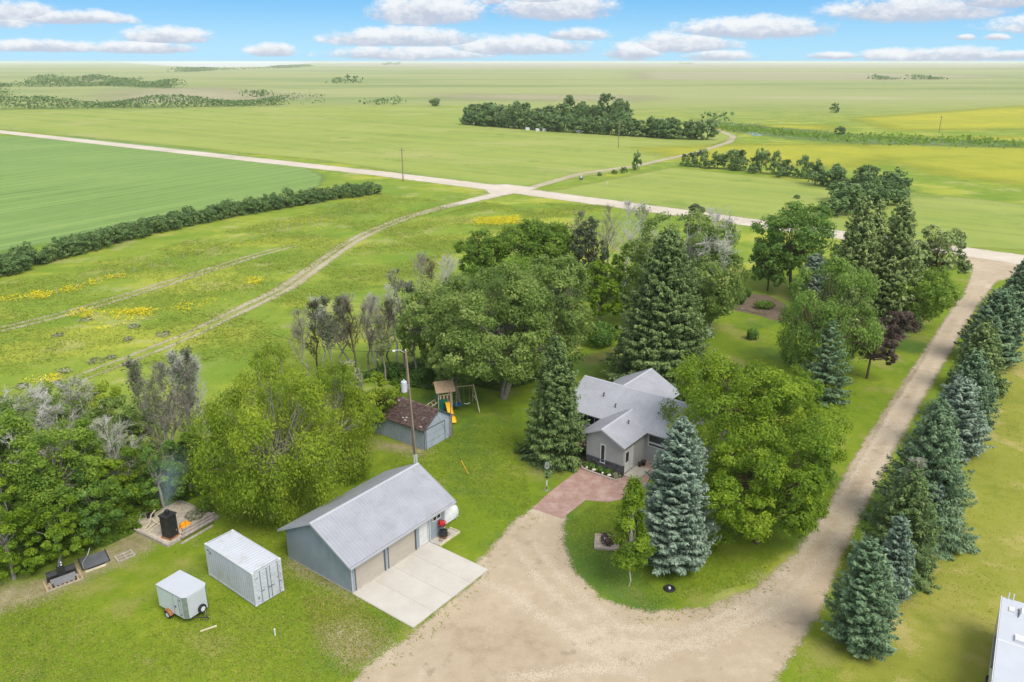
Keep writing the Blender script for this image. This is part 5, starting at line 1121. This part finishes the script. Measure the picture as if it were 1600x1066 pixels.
# ---- conifers
spruce('big silver-blue spruce in the lawn island before the house', 1050, 882, 655, 128, 1, 'blue', 'blue', dens=1.5)
spruce('dark green spruce standing at the left end of the house', 866, 716, 522, 106, 2, 'spruce', 'norway', dens=1.2)
spruce('tallest dark spruce with drooping boughs right behind the house', 1030, 604, 352, 158, 3, 'spruce', 'norway', dens=1.2)
spruce('small grey-green spruce in front of the pale willow', 1284, 626, 500, 78, 4, 'spruceteal', 'open', dens=1.0)
spruce('tall olive spruce left of its twin beside the drive', 1322, 508, 300, 92, 5, 'olive', 'norway')
spruce('tall olive spruce right of its twin, nearest the purple trees', 1384, 512, 308, 96, 6, 'olive', 'norway')
spruce('slim olive spruce peeking up between the two tall twins', 1352, 478, 308, 60, 7, 'olive', 'norway')
spruce('small blue spruce half hidden between round tree and olive spruces', 1268, 472, 398, 50, 8, 'blue', 'blue')
rowl = [('nearest spruce of the drive row, pale blue-green, at its front end', 1345, 1012, 840, 104, 'spruceteal', 'blue', None, -0.07),
        ('slim bluish spruce tucked behind the front spruce of the row', 1388, 935, 806, 64, 'blue', 'blue', None, -0.02),
        ('green spruce with a dead grey top, third in the drive row', 1399, 893, 720, 124, 'spruce', 'norway', True, 0),
        ('small powder-blue spruce squeezed right of the dead-topped spruce', 1447, 846, 752, 44, 'blue', 'blue', None, 0),
        ('largest dark green spruce in the middle of the drive row', 1437, 828, 620, 150, 'spruceteal', 'norway', None, -0.03),
        ('pale-tipped blue spruce just behind the largest of the row', 1484, 708, 592, 92, 'blue', 'blue', None, 0),
        ('green spruce sixth along the drive, beyond the pale-tipped one', 1505, 660, 545, 98, 'spruceteal', 'norway', None, 0),
        ('dark spruce third from the far end of the drive row', 1521, 612, 500, 90, 'spruce', 'norway', None, 0),
        ('blue-green spruce second from the far end of the row', 1545, 565, 452, 92, 'spruceteal', 'blue', None, 0),
        ('dark blue-green spruce at the far end by the drive entrance', 1588, 492, 402, 72, 'spruceteal', 'norway', None, 0)]
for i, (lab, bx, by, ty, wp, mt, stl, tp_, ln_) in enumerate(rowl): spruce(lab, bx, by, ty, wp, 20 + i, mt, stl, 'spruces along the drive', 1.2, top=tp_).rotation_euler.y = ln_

# ---- broadleaf trees round the yard
broad_tree('maple_tree', 'big bright green tree right of the blue spruce, in front', 1176, 848, 657, 190, 31, 'bright', 'brown', cb=.05, dens=1.1, lump=.5, stems=3)
broad_tree('maple_tree', 'wide bright green tree hiding the right end of the house', 1163, 745, 556, 250, 32, 'bright', 'brown', cb=.12, dens=1.0, lump=.5, stems=2)
broad_tree('willow_tree', 'pale green willow with rounded lobes beside the garden bed', 1286, 594, 413, 142, 33, 'willow', 'brown', cb=.06, droop=.7, dens=1.1, lump=.35)
broad_tree('round_tree', 'dark round-headed tree left of the olive spruces', 1236, 452, 321, 124, 34, 'dark', 'brown', lobk=1.2, cb=.12)
broad_tree('bushy_tree', 'low dark bushy tree at the foot of the round tree', 1199, 455, 386, 64, 35, 'dark', 'brown', lobk=1.2, cb=.04)
broad_tree('sapling', 'slim young tree with white trunk in the lawn island', 982, 915, 752, 70, 36, 'bright', 'pale', cb=.24, dens=1.3, lump=.1, trunk_r=.055, ncl=80, crag=1.0, cone=True)
broad_tree('elm_tree', 'large yellow-green weeping elm overhanging the left garage roof', 432, 806, 578, 205, 37, 'lime', 'grey', lobk=1.2, cb=.0, droop=.9, dens=1.05, lump=.35, stems=2)
broad_tree('elm_tree', 'yellow-green weeping elm between garage roof and shed', 520, 735, 568, 150, 38, 'lime', 'grey', lobk=1.2, cb=.0, droop=.9, dens=1.0, lump=.3, stems=2)
broad_tree('elm_tree', 'yellow-green tree behind the weeping elms, meadow side', 432, 690, 545, 130, 39, 'lime', 'grey', lobk=1.2, cb=.0, droop=.5, lump=.3)
broad_tree('poplar_tree', 'rounded silver-green tree directly behind the play set', 717, 628, 508, 88, 40, 'silver', 'grey', lobk=1.2, cb=.12)
broad_tree('poplar_tree', 'largest silver-green tree in the grove behind the shed', 786, 622, 415, 200, 41, 'silver', 'grey', lobk=1.2, cb=.08, dens=1.1, lump=.3, stems=2)
broad_tree('poplar_tree', 'silver-green tree between the grove centre and dark spruce', 856, 596, 398, 118, 42, 'silver', 'grey', lobk=1.2, cb=.08, lump=.3)
broad_tree('poplar_tree', 'silver-green tree at the left flank of the grove', 690, 590, 440, 116, 43, 'silver', 'grey', lobk=1.2, cb=.06, lump=.35, dead=4)
broad_tree('poplar_tree', 'mid green tree at the back middle of the grove', 820, 520, 398, 130, 44, 'mid', 'grey', lobk=1.2, cb=.08)
broad_tree('ash_tree', 'small mid green tree left of the tallest dark spruce', 936, 508, 410, 74, 45, 'bright', 'grey', cb=.15)
broad_tree('ash_tree', 'green tree behind the left flank of the tallest spruce', 985, 500, 388, 80, 46, 'mid', 'grey', cb=.1)
bush('shade_shrub', 'dark shrub on the lawn between grove and tallest spruce', 938, 540, 3.4, 4.6, 47, 'dark', 1500, .2)
broad_tree('young_tree', 'thin yellow-green young tree left of the tallest spruce foot', 975, 572, 496, 36, 48, 'bright', 'grey', cb=.1, dens=.7)
broad_tree('cottonwood_tree', 'big grey-green cottonwood with bare dead limbs behind the spruce', 1068, 520, 330, 160, 49, 'silver', 'silver', cb=.12, dead=9, dens=.9, lump=.4)
broad_tree('cottonwood_tree', 'grey-green cottonwood with hanging branches right of tallest spruce', 1108, 525, 352, 104, 50, 'silver', 'silver', cb=.10, droop=.8, dead=3, dens=.75, lump=.4)
broad_tree('dark_tree', 'dark leafy tree top beside the dead cottonwood limbs', 1078, 470, 320, 46, 51, 'greydark', 'brown', cb=.15, dens=.8)
broad_tree('thicket_tree', 'dark green tree at the left end of the back thicket', 752, 445, 362, 72, 52, 'mid', 'brown', lobk=1.2, cb=.04)
broad_tree('thicket_tree', 'broad dark green tree in the middle of the back thicket', 838, 438, 338, 124, 53, 'mid', 'brown', lobk=1.2, cb=.04)
broad_tree('thicket_tree', 'grey-green tree in the back thicket before the bare trees', 918, 448, 338, 56, 54, 'greydark', 'brown', lobk=1.2, cb=.08)
broad_tree('thicket_tree', 'low dark green tree under the bare trees in the thicket', 880, 462, 400, 70, 55, 'dark', 'brown', lobk=1.2, cb=.03)
broad_tree('purple_tree', 'purple-leaved tree leaning over the drive side, nearest', 1354, 592, 508, 74, 56, 'purple', 'brown', cb=.22, dens=1.0)
broad_tree('purple_tree', 'reddish purple bushy tree behind the nearest purple one', 1398, 545, 488, 66, 57, 'purple', 'brown', cb=.1, dens=.9)
broad_tree('hawthorn_tree', 'olive-green spreading tree below the tall spruces by the drive', 1422, 512, 410, 116, 58, 'mid', 'brown', cb=.06, lump=.35)
broad_tree('pine_tree', 'dark open-crowned pine nearest the drive entrance', 1458, 452, 355, 76, 59, 'olive', 'brown', cb=.18, dens=.8, lump=.45)
broad_tree('pine_tree', 'dark bushy tree between tall spruce and open pine', 1424, 460, 375, 56, 60, 'olive', 'brown', cb=.08, dens=.9, lump=.4)
# ---- left thicket, foreground trees first
TH = [('bright green tree at the left picture edge near the lawn', 22, 905, 755, 96, 'bright', 0), ('bright green tree second from left edge, near the implements', 96, 885, 765, 82, 'bright', 0),
      ('light green small tree right of the silver thicket, near the stove', 182, 806, 690, 92, 'bright', 2), ('dark green thicket tree behind the two bright front trees', 118, 835, 655, 150, 'mid', 4),
      ('dark green thicket tree at the far left edge', 30, 842, 655, 130, 'mid', 2), ('grey-green thicket tree with silver dead top, second row', 198, 752, 622, 116, 'silver', 4),
      ('silver half-dead tree in the middle of the left thicket', 92, 752, 606, 130, 'silver', 10), ('silver half-dead tree at the upper left thicket edge', 16, 730, 622, 110, 'silver', 10),
      ('yellow-green thicket tree at the meadow side', 158, 720, 592, 96, 'lime', 3), ('small dark tree behind the smoke of the stove', 258, 795, 690, 74, 'dark', 0),
      ('dark shrubby tree between stove smoke and weeping elm', 300, 770, 672, 84, 'mid', 0), ('dark lower tree at the thicket centre', 160, 838, 722, 90, 'dark', 2)]
for i, (lab, bx, by, ty, wp, mt, dd) in enumerate(TH): broad_tree('thicket_tree', lab, bx, by, ty, wp, 70 + i, mt, 'grey', group='trees of the left thicket', cb=-.05, dead=dd // 2, dens=1.0, lump=.35, crag=.9, lobk=1.3)
# ---- bare poplars
BP = [('dark half-bare poplar leftmost of the meadow-side cluster', 236, 705, 572, 44, 'greydark', 900), ('silver bare poplar with many twigs behind the stove smoke', 266, 745, 560, 52, 'greydark', 500),
      ('dark leafy poplar column beside the weeping elm', 298, 712, 556, 36, 'greydark', 1100), ('pinkish bare poplar rightmost of the meadow-side cluster', 326, 700, 562, 40, None, 0),
      ('grey bare poplar in front of the pinkish one, nearer the elm', 312, 738, 580, 44, 'greydark', 300), ('twiggy silver poplar between the smoke and the dark poplar column', 284, 748, 572, 46, 'greydark', 250), ('silvery low poplar in front of the leftmost half-bare one', 250, 745, 592, 46, 'silver', 500)]
for i, (lab, bx, by, ty, wp, lf, nl_) in enumerate(BP): bare_tree(lab, bx, by, ty, wp, 100 + i, 'silver' if i in (1, 3) else 'grey', lf, nl_, 'half-bare poplars beside the left thicket', 1.5, twig=1.35)
BQ = [(497, 592, 480, 40, 'greydark', 500, 'dark-crowned bare poplar leftmost in the bare row'), (519, 600, 472, 42, 'greydark', 900, 'dark-crowned bare poplar second in the bare row'),
      (536, 585, 470, 40, 'greydark', 700, 'dark-crowned bare poplar third in the bare row'), (556, 590, 474, 44, 'greydark', 150, 'grey twiggy poplar in the middle of the bare row'),
      (578, 580, 478, 38, None, 0, 'leafless poplar just right of the bare row middle'), (594, 588, 470, 44, None, 0, 'leafless poplar with forked trunk in the bare row'),
      (612, 582, 476, 40, 'greydark', 120, 'thin leafless poplar third from the right of the bare row'), (633, 585, 425, 44, 'greydark', 260, 'tall bare poplar at the right end of the bare row'),
      (662, 570, 402, 62, None, 0, 'tallest bare poplar with pale brown twigs by the grove'), (682, 540, 410, 60, None, 0, 'pale bare poplar standing just behind the tallest bare one')]
for i, (bx, by, ty, wp, lf, nl_, lab) in enumerate(BQ): bare_tree(lab, bx, by, ty, wp, 120 + i, 'grey' if i % 3 else 'brown', lf, nl_, 'bare poplars in a row behind the shed', 1.4, twig=1.2)
BX = [(482, 602, 492, 46, None, 0, 'grey leafless poplar outermost left, before the bare row'), (508, 575, 470, 44, None, 0, 'grey leafless poplar behind the two leftmost dark crowns'), (546, 572, 466, 46, None, 0, 'pale leafless poplar behind the middle of the bare row'), (586, 570, 462, 48, None, 0, 'pale leafless poplar just behind the forked bare poplar'),
      (604, 600, 500, 36, 'silver', 500, 'low half-leafy poplar in front of the forked bare one'), (622, 568, 452, 44, None, 0, 'leafless poplar close left of the tall end poplar'), (648, 592, 450, 44, 'greydark', 700, 'dark leafy poplar between the two tallest bare ones'), (700, 520, 405, 60, None, 0, 'pale bare poplar farthest back, at the grove edge')]
for i, (bx, by, ty, wp, lf, nl_, lab) in enumerate(BX): bare_tree(lab, bx, by, ty, wp, 400 + i, 'silver' if i % 2 else 'grey', lf, nl_, 'bare poplars in a row behind the shed', 1.3, twig=1.2)
BY = [(78, 745, 612, 92, 'silver dead tree tallest in the left thicket'), (112, 775, 645, 90, 'silver dead tree in the middle of the left thicket'), (22, 745, 640, 84, 'silver dead tree near the left picture edge'), (150, 735, 600, 76, 'silver dead tree at the meadow side of the thicket'), (52, 800, 690, 84, 'low silver dead tree among dark thicket crowns'), (196, 795, 660, 70, 'silver dead tree nearest the stove pad')]
for i, (bx, by, ty, wp, lab) in enumerate(BY): bare_tree(lab, bx, by, ty, wp, 430 + i, 'silver', 'silver', 500, 'dead silver trees in the left thicket', .9, twig=1.5, name='dead_tree')
BR = [(905, 446, 335, 50, 'bare grey tree behind the broad dark thicket tree'), (948, 440, 326, 56, 'bare brown tree left of the cottonwood limbs'), (975, 452, 320, 60, 'bare pale tree touching the cottonwood from the left'), (1112, 452, 330, 56, 'bare white-limbed tree right of the dark cottonwood top'), (1005, 445, 325, 50, 'bare pale tree straight behind the tallest spruce top')]
for i, (bx, by, ty, wp, lab) in enumerate(BR): bare_tree(lab, bx, by, ty, wp, 140 + i, 'silver' if i > 1 else 'grey', 'silver' if i in (0, 4) else None, 250, 'bare trees in the back thicket', 1.1, twig=1.4)
# ---- shrubs
broad_tree('lilac_shrub', 'yellow-green shrub at the left end of the shed', 592, 672, 590, 84, 160, 'lime', 'brown', cat='shrub', lobk=1.2, cb=.03)
bush('olive_shrub', 'silvery blue shrub between bare poplars and shed shrub', 548, 632, 5.5, 3.4, 161, 'sage', 1500, .17)
bush('box_shrub', 'clipped dark green round shrub alone on the rear lawn', 1175, 530, 1.5, 1.7, 162, 'dark', 900, .13, boxy=True)
bush('garden_shrub', 'larger dark green bush in the garden bed', 1156, 475, 2.3, 1.9, 163, 'dark', 900, .16)
bush('garden_shrub', 'smaller dark bush behind the larger one in the garden bed', 1168, 464, 1.7, 1.3, 164, 'dark', 600, .15)
bush('garden_shrub', 'low leafy plant row along the garden bed back edge', 1194, 482, 1.3, 2.0, 165, 'mid', 900, .15, lx=1.7)
bush('planter_shrub', 'dark red-green shrub growing in the square planter', 949, 851, 1.1, 1.3, 166, 'purple', 350, .1)
bush('pad_shrub', 'green shrub on the far right corner of the gravel pad', 322, 800, 1.3, 1.6, 167, 'mid', 600, .1)
bush('pad_shrub', 'olive low shrub behind the boards on the gravel pad', 305, 811, .8, 1.5, 168, 'sage', 400, .1)
for i in range(9):
    p_ = at(1146 + i * 6.2, 482.5 + i * 1.15); e = thing('seedling', 'pale seedlings in a straight line across the garden bed', 'plant', (p_.x, p_.y, .01), i * .7, 'seedlings in the garden bed')
    rng = np.random.RandomState(i); Pn = rng.normal(0, .14, (14, 3)); Pn[:, 2] = np.abs(Pn[:, 2]) + .08; V, F = leaf_quads(Pn, unit(rng.normal(size=(14, 3)) + [0, 0, 1]), .12, rng); link('leaves', mesh_np('leaves', V, F, LM['sage'], rng.rand(14)), e)
for i, (x, y, mt, lab) in enumerate(((.35, -.5, 'dark', 'dark green perennial at the left end of the porch bed'), (.95, -.5, 'dark', 'dark green perennial left of the tall porch window'), (1.85, -.48, 'dark', 'dark green perennial under the tall porch window'), (2.75, -.5, 'dark', 'dark green perennial right of the tall porch window'), (3.75, -.65, 'sage', 'pale lilac-grey clump by the front door corner'))):
    p_ = hl(x, y); X_ = px_of(np.array(p_)); bush('perennial', lab, float(X_[0]), float(X_[1]), .65, .8, 170 + i, mt, 260, .09, 'plant', 'perennials in the porch bed')
# ---- undergrowth masses
def mass(name, poly, n, hm, mat, seed, ls=.16, jag=.5, kind=True):
    rng = np.random.RandomState(seed); Q = np.array([at(*p)[:2] for p in poly]); lo_, hi_ = Q.min(0), Q.max(0); P = rng.uniform(lo_, hi_, (n * 3, 2)); P = P[sdf(P, Q) > 0][:n]; m_ = len(P)
    hh_ = hm * (1 - jag * (.5 + .5 * np.sin(P[:, 0] * 1.3 + 2 * np.sin(P[:, 1] * .9)))) * (.7 + .3 * np.sin(P[:, 1] * 1.7 + 1.5 * np.sin(P[:, 0] * 1.1)))
    edge = np.clip(sdf(P, Q) / .8, .15, 1); z = hh_ * edge * (.3 + .7 * rng.rand(m_) ** .5)
    V, F = leaf_quads(np.c_[P, np.maximum(z, .03)], unit(rng.normal(0, .5, (m_, 3)) + [0, 0, 1]), ls, rng)
    tt = np.clip(.45 + .25 * np.sin(P[:, 0] * .9 + 1.7 * np.sin(P[:, 1] * .6)) + rng.normal(0, .2, m_), 0, 1); return stuff(link(name, mesh_np(name, V, F, LM[mat], tt)))
mass('undergrowth', [(-30, 930), (0, 905), (50, 893), (110, 870), (170, 852), (225, 826), (222, 812), (260, 795), (300, 780), (250, 770), (170, 800), (90, 830), (-30, 850)], 16000, 1.3, 'mid', 200, .15)
mass('undergrowth', [(230, 800), (330, 770), (350, 740), (420, 720), (420, 690), (330, 690), (250, 720), (150, 760)], 9000, 1.0, 'mid', 201, .16)
mass('undergrowth', [(470, 640), (520, 610), (600, 592), (680, 590), (780, 612), (860, 590), (860, 555), (700, 560), (560, 585), (470, 605)], 12000, 1.5, 'dark', 202, .2)
mass('undergrowth', [(700, 470), (760, 450), (900, 470), (1000, 480), (1090, 480), (1100, 455), (950, 440), (760, 430)], 9000, 2.2, 'dark', 203, .3)
mass('undergrowth', [(560, 590), (600, 600), (690, 612), (690, 590), (620, 575)], 4000, 2.6, 'dark', 204, .2)
mass('undergrowth', [(1340, 520), (1400, 525), (1470, 490), (1490, 440), (1440, 430), (1320, 480)], 7000, 1.6, 'mid', 205, .25)
# ---- meadow: rough grass, yellow bloom, sage
def scatter(name, polys, n, mat, seed, hm, ls, blades=5, spread=.25, clump=None, tlo=0.45, up=.35):
    rng = np.random.RandomState(seed); out_ = []
    for poly, k in zip(polys, n):
        Q = np.array([at(*p)[:2] for p in poly]); P = rng.uniform(Q.min(0), Q.max(0), (k * 4, 2)); s_ = sdf(P, Q); P = P[s_ + rng.normal(0, 1.2, len(P)) * (clump or 0) > 0]
        g_ = np.sin(P[:, 0] * .23 + 2.1 * np.sin(P[:, 1] * .11)) + np.sin(P[:, 1] * .31 + 1.7 * np.sin(P[:, 0] * .17)); P = P[g_ + rng.normal(0, .8, len(P)) > -.3][:k]; out_.append(P)
    P = np.repeat(np.concatenate(out_), blades, 0); m_ = len(P); P3 = np.c_[P + rng.normal(0, spread, (m_, 2)), hm * rng.uniform(.3, 1, m_)]
    T = unit(rng.normal(0, 1, (m_, 3)) + [0, 0, up]); N = unit(rng.normal(0, .35, (m_, 3)) + [0, 0, 1]); V, F = leaf_quads(P3, N, ls, rng, .3, T)
    return stuff(link(name, mesh_np(name, V, F, LM[mat], np.clip(rng.normal(tlo, .25, m_), 0, 1))))
scatter('meadow_grass', [[(-20, 445), (220, 395), (420, 345), (600, 300), (720, 320), (560, 372), (420, 462), (300, 520), (-20, 640)], [(-20, 640), (300, 525), (450, 455), (600, 360), (760, 315), (960, 322), (930, 345), (740, 370), (690, 420), (480, 480), (470, 560), (200, 570), (0, 640)]], [14000, 18000], 'weeds', 210, .22, .17, 4, .5)
YP = [[(150, 495), (185, 488), (228, 484), (232, 497), (190, 508), (152, 516)], [(120, 486), (140, 484), (138, 498), (118, 496)], [(50, 588), (90, 584), (92, 598), (55, 600)], [(140, 440), (188, 430), (186, 440), (140, 448)], [(50, 458), (75, 456), (74, 466), (52, 468)], [(95, 452), (130, 446), (128, 453), (96, 458)],
      [(740, 343), (780, 338), (815, 337), (812, 349), (770, 353), (742, 350)], [(388, 436), (402, 434), (404, 445), (388, 446)], [(490, 355), (505, 352), (506, 360), (492, 362)], [(270, 480), (360, 462), (362, 474), (275, 492)], [(0, 464), (30, 462), (28, 472), (2, 474)]]
scatter('yellow_wildflowers', YP, [700, 120, 170, 150, 110, 50, 700, 50, 40, 60, 40], 'yellow', 211, .45, .16, 6, .3, 1.0)
SG = [(92, 598, 'left of the yellow bloom'), (35, 605, 0), (100, 582, 0), (150, 565, 0), (175, 560, 0), (210, 512, 0), (135, 500, 0), (255, 524, 0), (200, 532, 0), (90, 525, 0)]
for i, (x, y, _) in enumerate(SG):
    bush('sage_shrub', 'low grey sage shrub scattered in the flowering meadow', x, y,   .28 + .12 * (i % 3), 1.1 + .5 * (i % 4), 220 + i, 'sage', 110, .16, 'shrub', 'sage shrubs in the meadow')

LP = [(0, 1066), (0, 950), (100, 925), (260, 870), (400, 800), (560, 735), (640, 700), (800, 640), (830, 790), (760, 866), (700, 850), (640, 985), (560, 1040), (545, 1066)]
scatter('lawn_grass', [LP, [(885, 820), (930, 785), (1000, 790), (1150, 840), (1300, 790), (1180, 910), (1010, 950), (905, 890)], [(1080, 560), (1140, 430), (1330, 600), (1450, 520), (1320, 700), (1250, 840)], [(900, 600), (960, 550), (960, 590)]], [30000, 7000, 6000, 900], 'turf', 212, .03, .085, 2, .12)
scatter('dry_grass', [[(1230, 1066), (1300, 965), (1420, 800), (1530, 580), (1600, 450), (1600, 900), (1560, 930), (1545, 1066)], [(0, 1066), (0, 940), (200, 870), (380, 960), (540, 960), (600, 1000), (540, 1066)], [(470, 930), (550, 935), (620, 990), (560, 1040), (500, 1010)]], [16000, 3500, 2500], 'straw', 213, .03, .08, 2, .12)

scatter('gravel_weeds', [[(560, 1040), (640, 990), (754, 896), (740, 884), (835, 800), (850, 812), (770, 900), (660, 1010), (600, 1066), (540, 1066)], [(878, 812), (884, 860), (905, 898), (945, 938), (1010, 957), (1105, 952), (1180, 919), (1245, 862), (1262, 870), (1190, 935), (1100, 968), (1000, 972), (925, 948), (885, 905), (866, 850)], [(1222, 1048), (1318, 862), (1403, 692), (1472, 572), (1462, 570), (1390, 692), (1305, 862), (1205, 1048)]], [300, 260, 350], 'turf', 214, .06, .09, 4, .15)

# ---- far hedges and shelterbelts: a few shared crowns, each plant its own object
def far_protos(mat, seed, n=4, nleaf=420, ls=.32, cb=.06, tall=1.0):
    out_ = []
    for i in range(n):
        rng = np.random.RandomState(seed + i); V, F, ti, C = crown_leaves(1.0 * tall, .5, rng, cb, 56, nleaf / 56, .055 * ls / .32, .2, 0, 1.3, 9, .75, .03, 1.5)
        sg = limb((0, 0, -.05), (0, 0, .6 * tall), .03, .015, rng, 3, .02); v, f = thin_tubes(sg)
        out_.append((mesh_np('crown', V, F, LM[mat], ti), mesh_np('trunk', v, f, BARK['brown'])))
    return out_
def far_tree(name, label, P, h, wd, proto, k, group, cat='tree'):
    t = thing(name, label, cat, (P.x, P.y, 0), k * 1.7, group); t.scale = (wd, wd, h)
    link('crown', proto[0], t); link('trunk', proto[1], t); return t
HB = far_protos('belt', 300, 5, 1600, .24, -.1); rng = np.random.RandomState(9)
A_ = [(-30, 438), (60, 412), (140, 390), (240, 363), (340, 342), (420, 328), (500, 314), (560, 306), (582, 302)]; L = [at(*p) for p in A_]
tot = 0; k = 0
for a, b in zip(L[:-1], L[1:]):
    d = (b - a).length; n = max(1, round(d / 2.0))
    for i in range(n):
        for s in (-1.2, 1.2):
            q = a.lerp(b, (i + .5) / n); tn = (b - a).normalized(); q = q + Vector((-tn.y, tn.x, 0)) * s + Vector((rng.normal(0, .35), rng.normal(0, .35), 0))
            far_tree('hedge_shrub', 'dark green hedge shrub in the long row along the crop field', q, 3.5 + rng.normal(0, .45), 3.7 + rng.normal(0, .4), HB[k % 5], k, 'hedge shrubs along the crop field', 'shrub'); k += 1
FB = far_protos('belt', 320, 5, 1300, .36, -.12); FG = far_protos('silver', 330, 2, 900, .36, .04)
SB = 'far shelterbelt trees'
def row(pts, step, h, wd, lab, grp, protos, jit=.6, gap=0.0, hj=.18, name='shelterbelt_tree'):
    global k
    L = [at(*p) for p in pts]
    for a, b in zip(L[:-1], L[1:]):
        d = (b - a).length; n = max(1, round(d / step))
        for i in range(n):
            if rng.rand() < gap: continue
            lb = 'leftmost ' + lab if (a is L[0] and i == 0) else 'rightmost ' + lab if (b is L[-1] and i == n - 1) else lab
            q = a.lerp(b, (i + .5) / n) + Vector((rng.normal(0, jit), rng.normal(0, jit), 0)); far_tree(name, lb, q, h * (1 + rng.normal(0, hj)), wd * (1 + rng.normal(0, .15)), protos[k % len(protos)], k, grp); k += 1
row([(722, 194), (800, 200), (880, 206), (960, 211), (1040, 216), (1106, 219)], 4.2, 9, 9.5, 'dark tree in the front row of the far shelterbelt', 'far shelterbelt front row', FB, 1.0, 0, .12)
row([(880, 203), (960, 208), (1060, 215)], 14, 6.5, 8, 'pale green tree in the front row of the far shelterbelt', 'far shelterbelt pale trees', FG, 1.2)
row([(735, 191), (770, 190), (840, 189), (930, 190), (985, 193)], 5.5, 12, 13, 'tall dark tree in the back block of the far shelterbelt', 'far shelterbelt back block', FB, 3)
row([(760, 195), (830, 196), (900, 197), (960, 198)], 8, 10, 11, 'dark tree in the inner row of the far shelterbelt', 'far shelterbelt inner row', FB, 4, .1)
row([(930, 202), (1000, 201), (1060, 205)], 17, 6, 6, 'small tree on the open ground of the far shelterbelt', 'far shelterbelt small trees', FB, 3, .25)
FT = far_protos('belt', 340, 4, 1200, .34, -.12)
row([(1062, 259), (1130, 264), (1200, 271), (1262, 280), (1345, 286)], 5.0, 7.4, 4.8, 'narrow dark tree in the spaced row across the road', 'spaced row across the road', FT, .5, .04, .2)
row([(1085, 262), (1160, 269), (1240, 280)], 9, 3.0, 4.0, 'low bush between the spaced row trees across the road', 'bushes in the spaced row', FT, .8, .2)
row([(1255, 290), (1310, 293), (1370, 300), (1420, 304)], 4.6, 6.2, 7.5, 'dark tree in the clump at the end of the spaced row', 'clump across the road', FB, 1.5)
row([(1300, 315), (1350, 312), (1400, 306)], 4.6, 6, 7.5, 'dark tree on the near side of the clump across the road', 'clump across the road near side', FB, 1.5)
row([(1295, 338), (1340, 330), (1385, 318)], 4.6, 6.0, 7.5, 'low dark tree at the near foot of the clump across the road', 'clump across the road near foot', FB, 1.5)
row([(1385, 352), (1412, 356)], 4, 7, 4.5, 'small dark tree right behind the tall olive spruces', 'trees behind the olive spruces', FB, .5)
row([(986, 268), (1003, 266)], 4.5, 6, 4.2, 'small dark tree beside the track past the junction', 'trees beside the field track', FB, .4)
for i, (x, y, h, wd, lab) in enumerate(((960, 272, 1.6, 2, 'lowest shrub beside the field track'), (975, 271, 2.2, 2.4, 'shrub left of the small trees by the field track'), (937, 275, 1.2, 1.6, 'tiny shrub beside the field track near the mailbox'), (1303, 176, 7, 7, 'lone dark tree on the far plain'), (1312, 212, 5, 5, 'lone dark tree in the marsh strip'), (680, 166, 7, 10, 'lone dark bush behind the green pasture'), (1245, 310, 1, 2, 'small shrub in the green field across the road'), (1415, 308 + 0, 1.6, 2.2, 'dark shrub alone in the right green field'))):
    far_tree('lone_tree' if h > 4 else 'field_shrub', lab, at(x, y), h, wd, FB[i % 5], i, None, 'tree' if h > 4 else 'shrub')
# distant woods that read as dark strips
def strip(name, pts, dens, h, wd, seed, depth_m, ls, mat='belt'):
    rng = np.random.RandomState(seed); P = []
    L = [at(*p) for p in pts]
    for a, b in zip(L[:-1], L[1:]):
        n = int((b - a).length * dens); t = rng.rand(n, 1); q = np.array(a)[None, :2] + t * (np.array(b) - np.array(a))[None, :2]; P.append(q)
    P = np.concatenate(P); s_ = np.sin(P[:, 0] / 23.0) + np.sin(P[:, 0] / 9.0 + 1) + np.sin(P[:, 0] / 61.0); P = P[s_ + rng.normal(0, .6, len(P)) > -1.0]; n = len(P); q = np.c_[P + rng.normal(0, 1, (n, 2)) * [wd, depth_m], h * rng.rand(n) ** .7]
    s2 = np.sin(q[:, 0] / 17.0) * .3 + .75; q[:, 2] *= s2
    V, F = leaf_quads(q, unit(rng.normal(size=(n, 3)) + [0, -.5, .7]), ls, rng, .7); return stuff(link(name, mesh_np(name, V, F, LM[mat], np.clip(rng.normal(.4, .2, n), 0, 1))))
strip('distant_woods', [(-60, 172), (60, 170), (190, 168), (260, 168), (300, 167), (400, 165), (500, 163)], 22.0, 10, 3, 401, 8, .8)
strip('distant_woods', [(-60, 158), (75, 159)], 18.0, 12, 3, 402, 9, .9)
strip('distant_woods', [(-60, 137), (180, 134), (280, 138)], 14.0, 12, 5, 403, 18, 1.4)
strip('distant_woods', [(60, 126), (180, 127), (225, 126)], 8.0, 12, 6, 404, 15, 1.8)
strip('distant_woods', [(280, 113), (330, 110), (430, 107), (480, 104)], 3.5, 14, 14, 405, 60, 3.5)
strip('distant_woods', [(570, 163), (600, 163), (625, 163)], 4.0, 9, 4, 406, 8, 1.3)
strip('distant_woods', [(385, 152), (420, 150)], 3.0, 7, 4, 407, 8, 1.6)
strip('distant_woods', [(1100, 192), (1140, 192)], 4.0, 6, 3, 408, 6, 1.2)
strip('distant_woods', [(1365, 124.5), (1395, 124.5)], 4.0, 9, 8, 409, 15, 2.2); strip('distant_woods', [(1425, 124), (1465, 124)], 4.0, 9, 8, 410, 15, 2.2)
strip('distant_woods', [(520, 130), (560, 130)], 2.0, 12, 6, 411, 15, 3); strip('distant_woods', [(600, 101.5), (625, 101.5)], 2.5, 30, 10, 412, 40, 5)
strip('distant_woods', [(1064, 101), (1082, 101)], 1.5, 30, 20, 413, 40, 5)
strip('marsh_reeds', [(1120, 200), (1200, 206), (1300, 216), (1420, 219), (1600, 226)], 14.0, 1.4, 5, 414, 14, .8, 'mid')
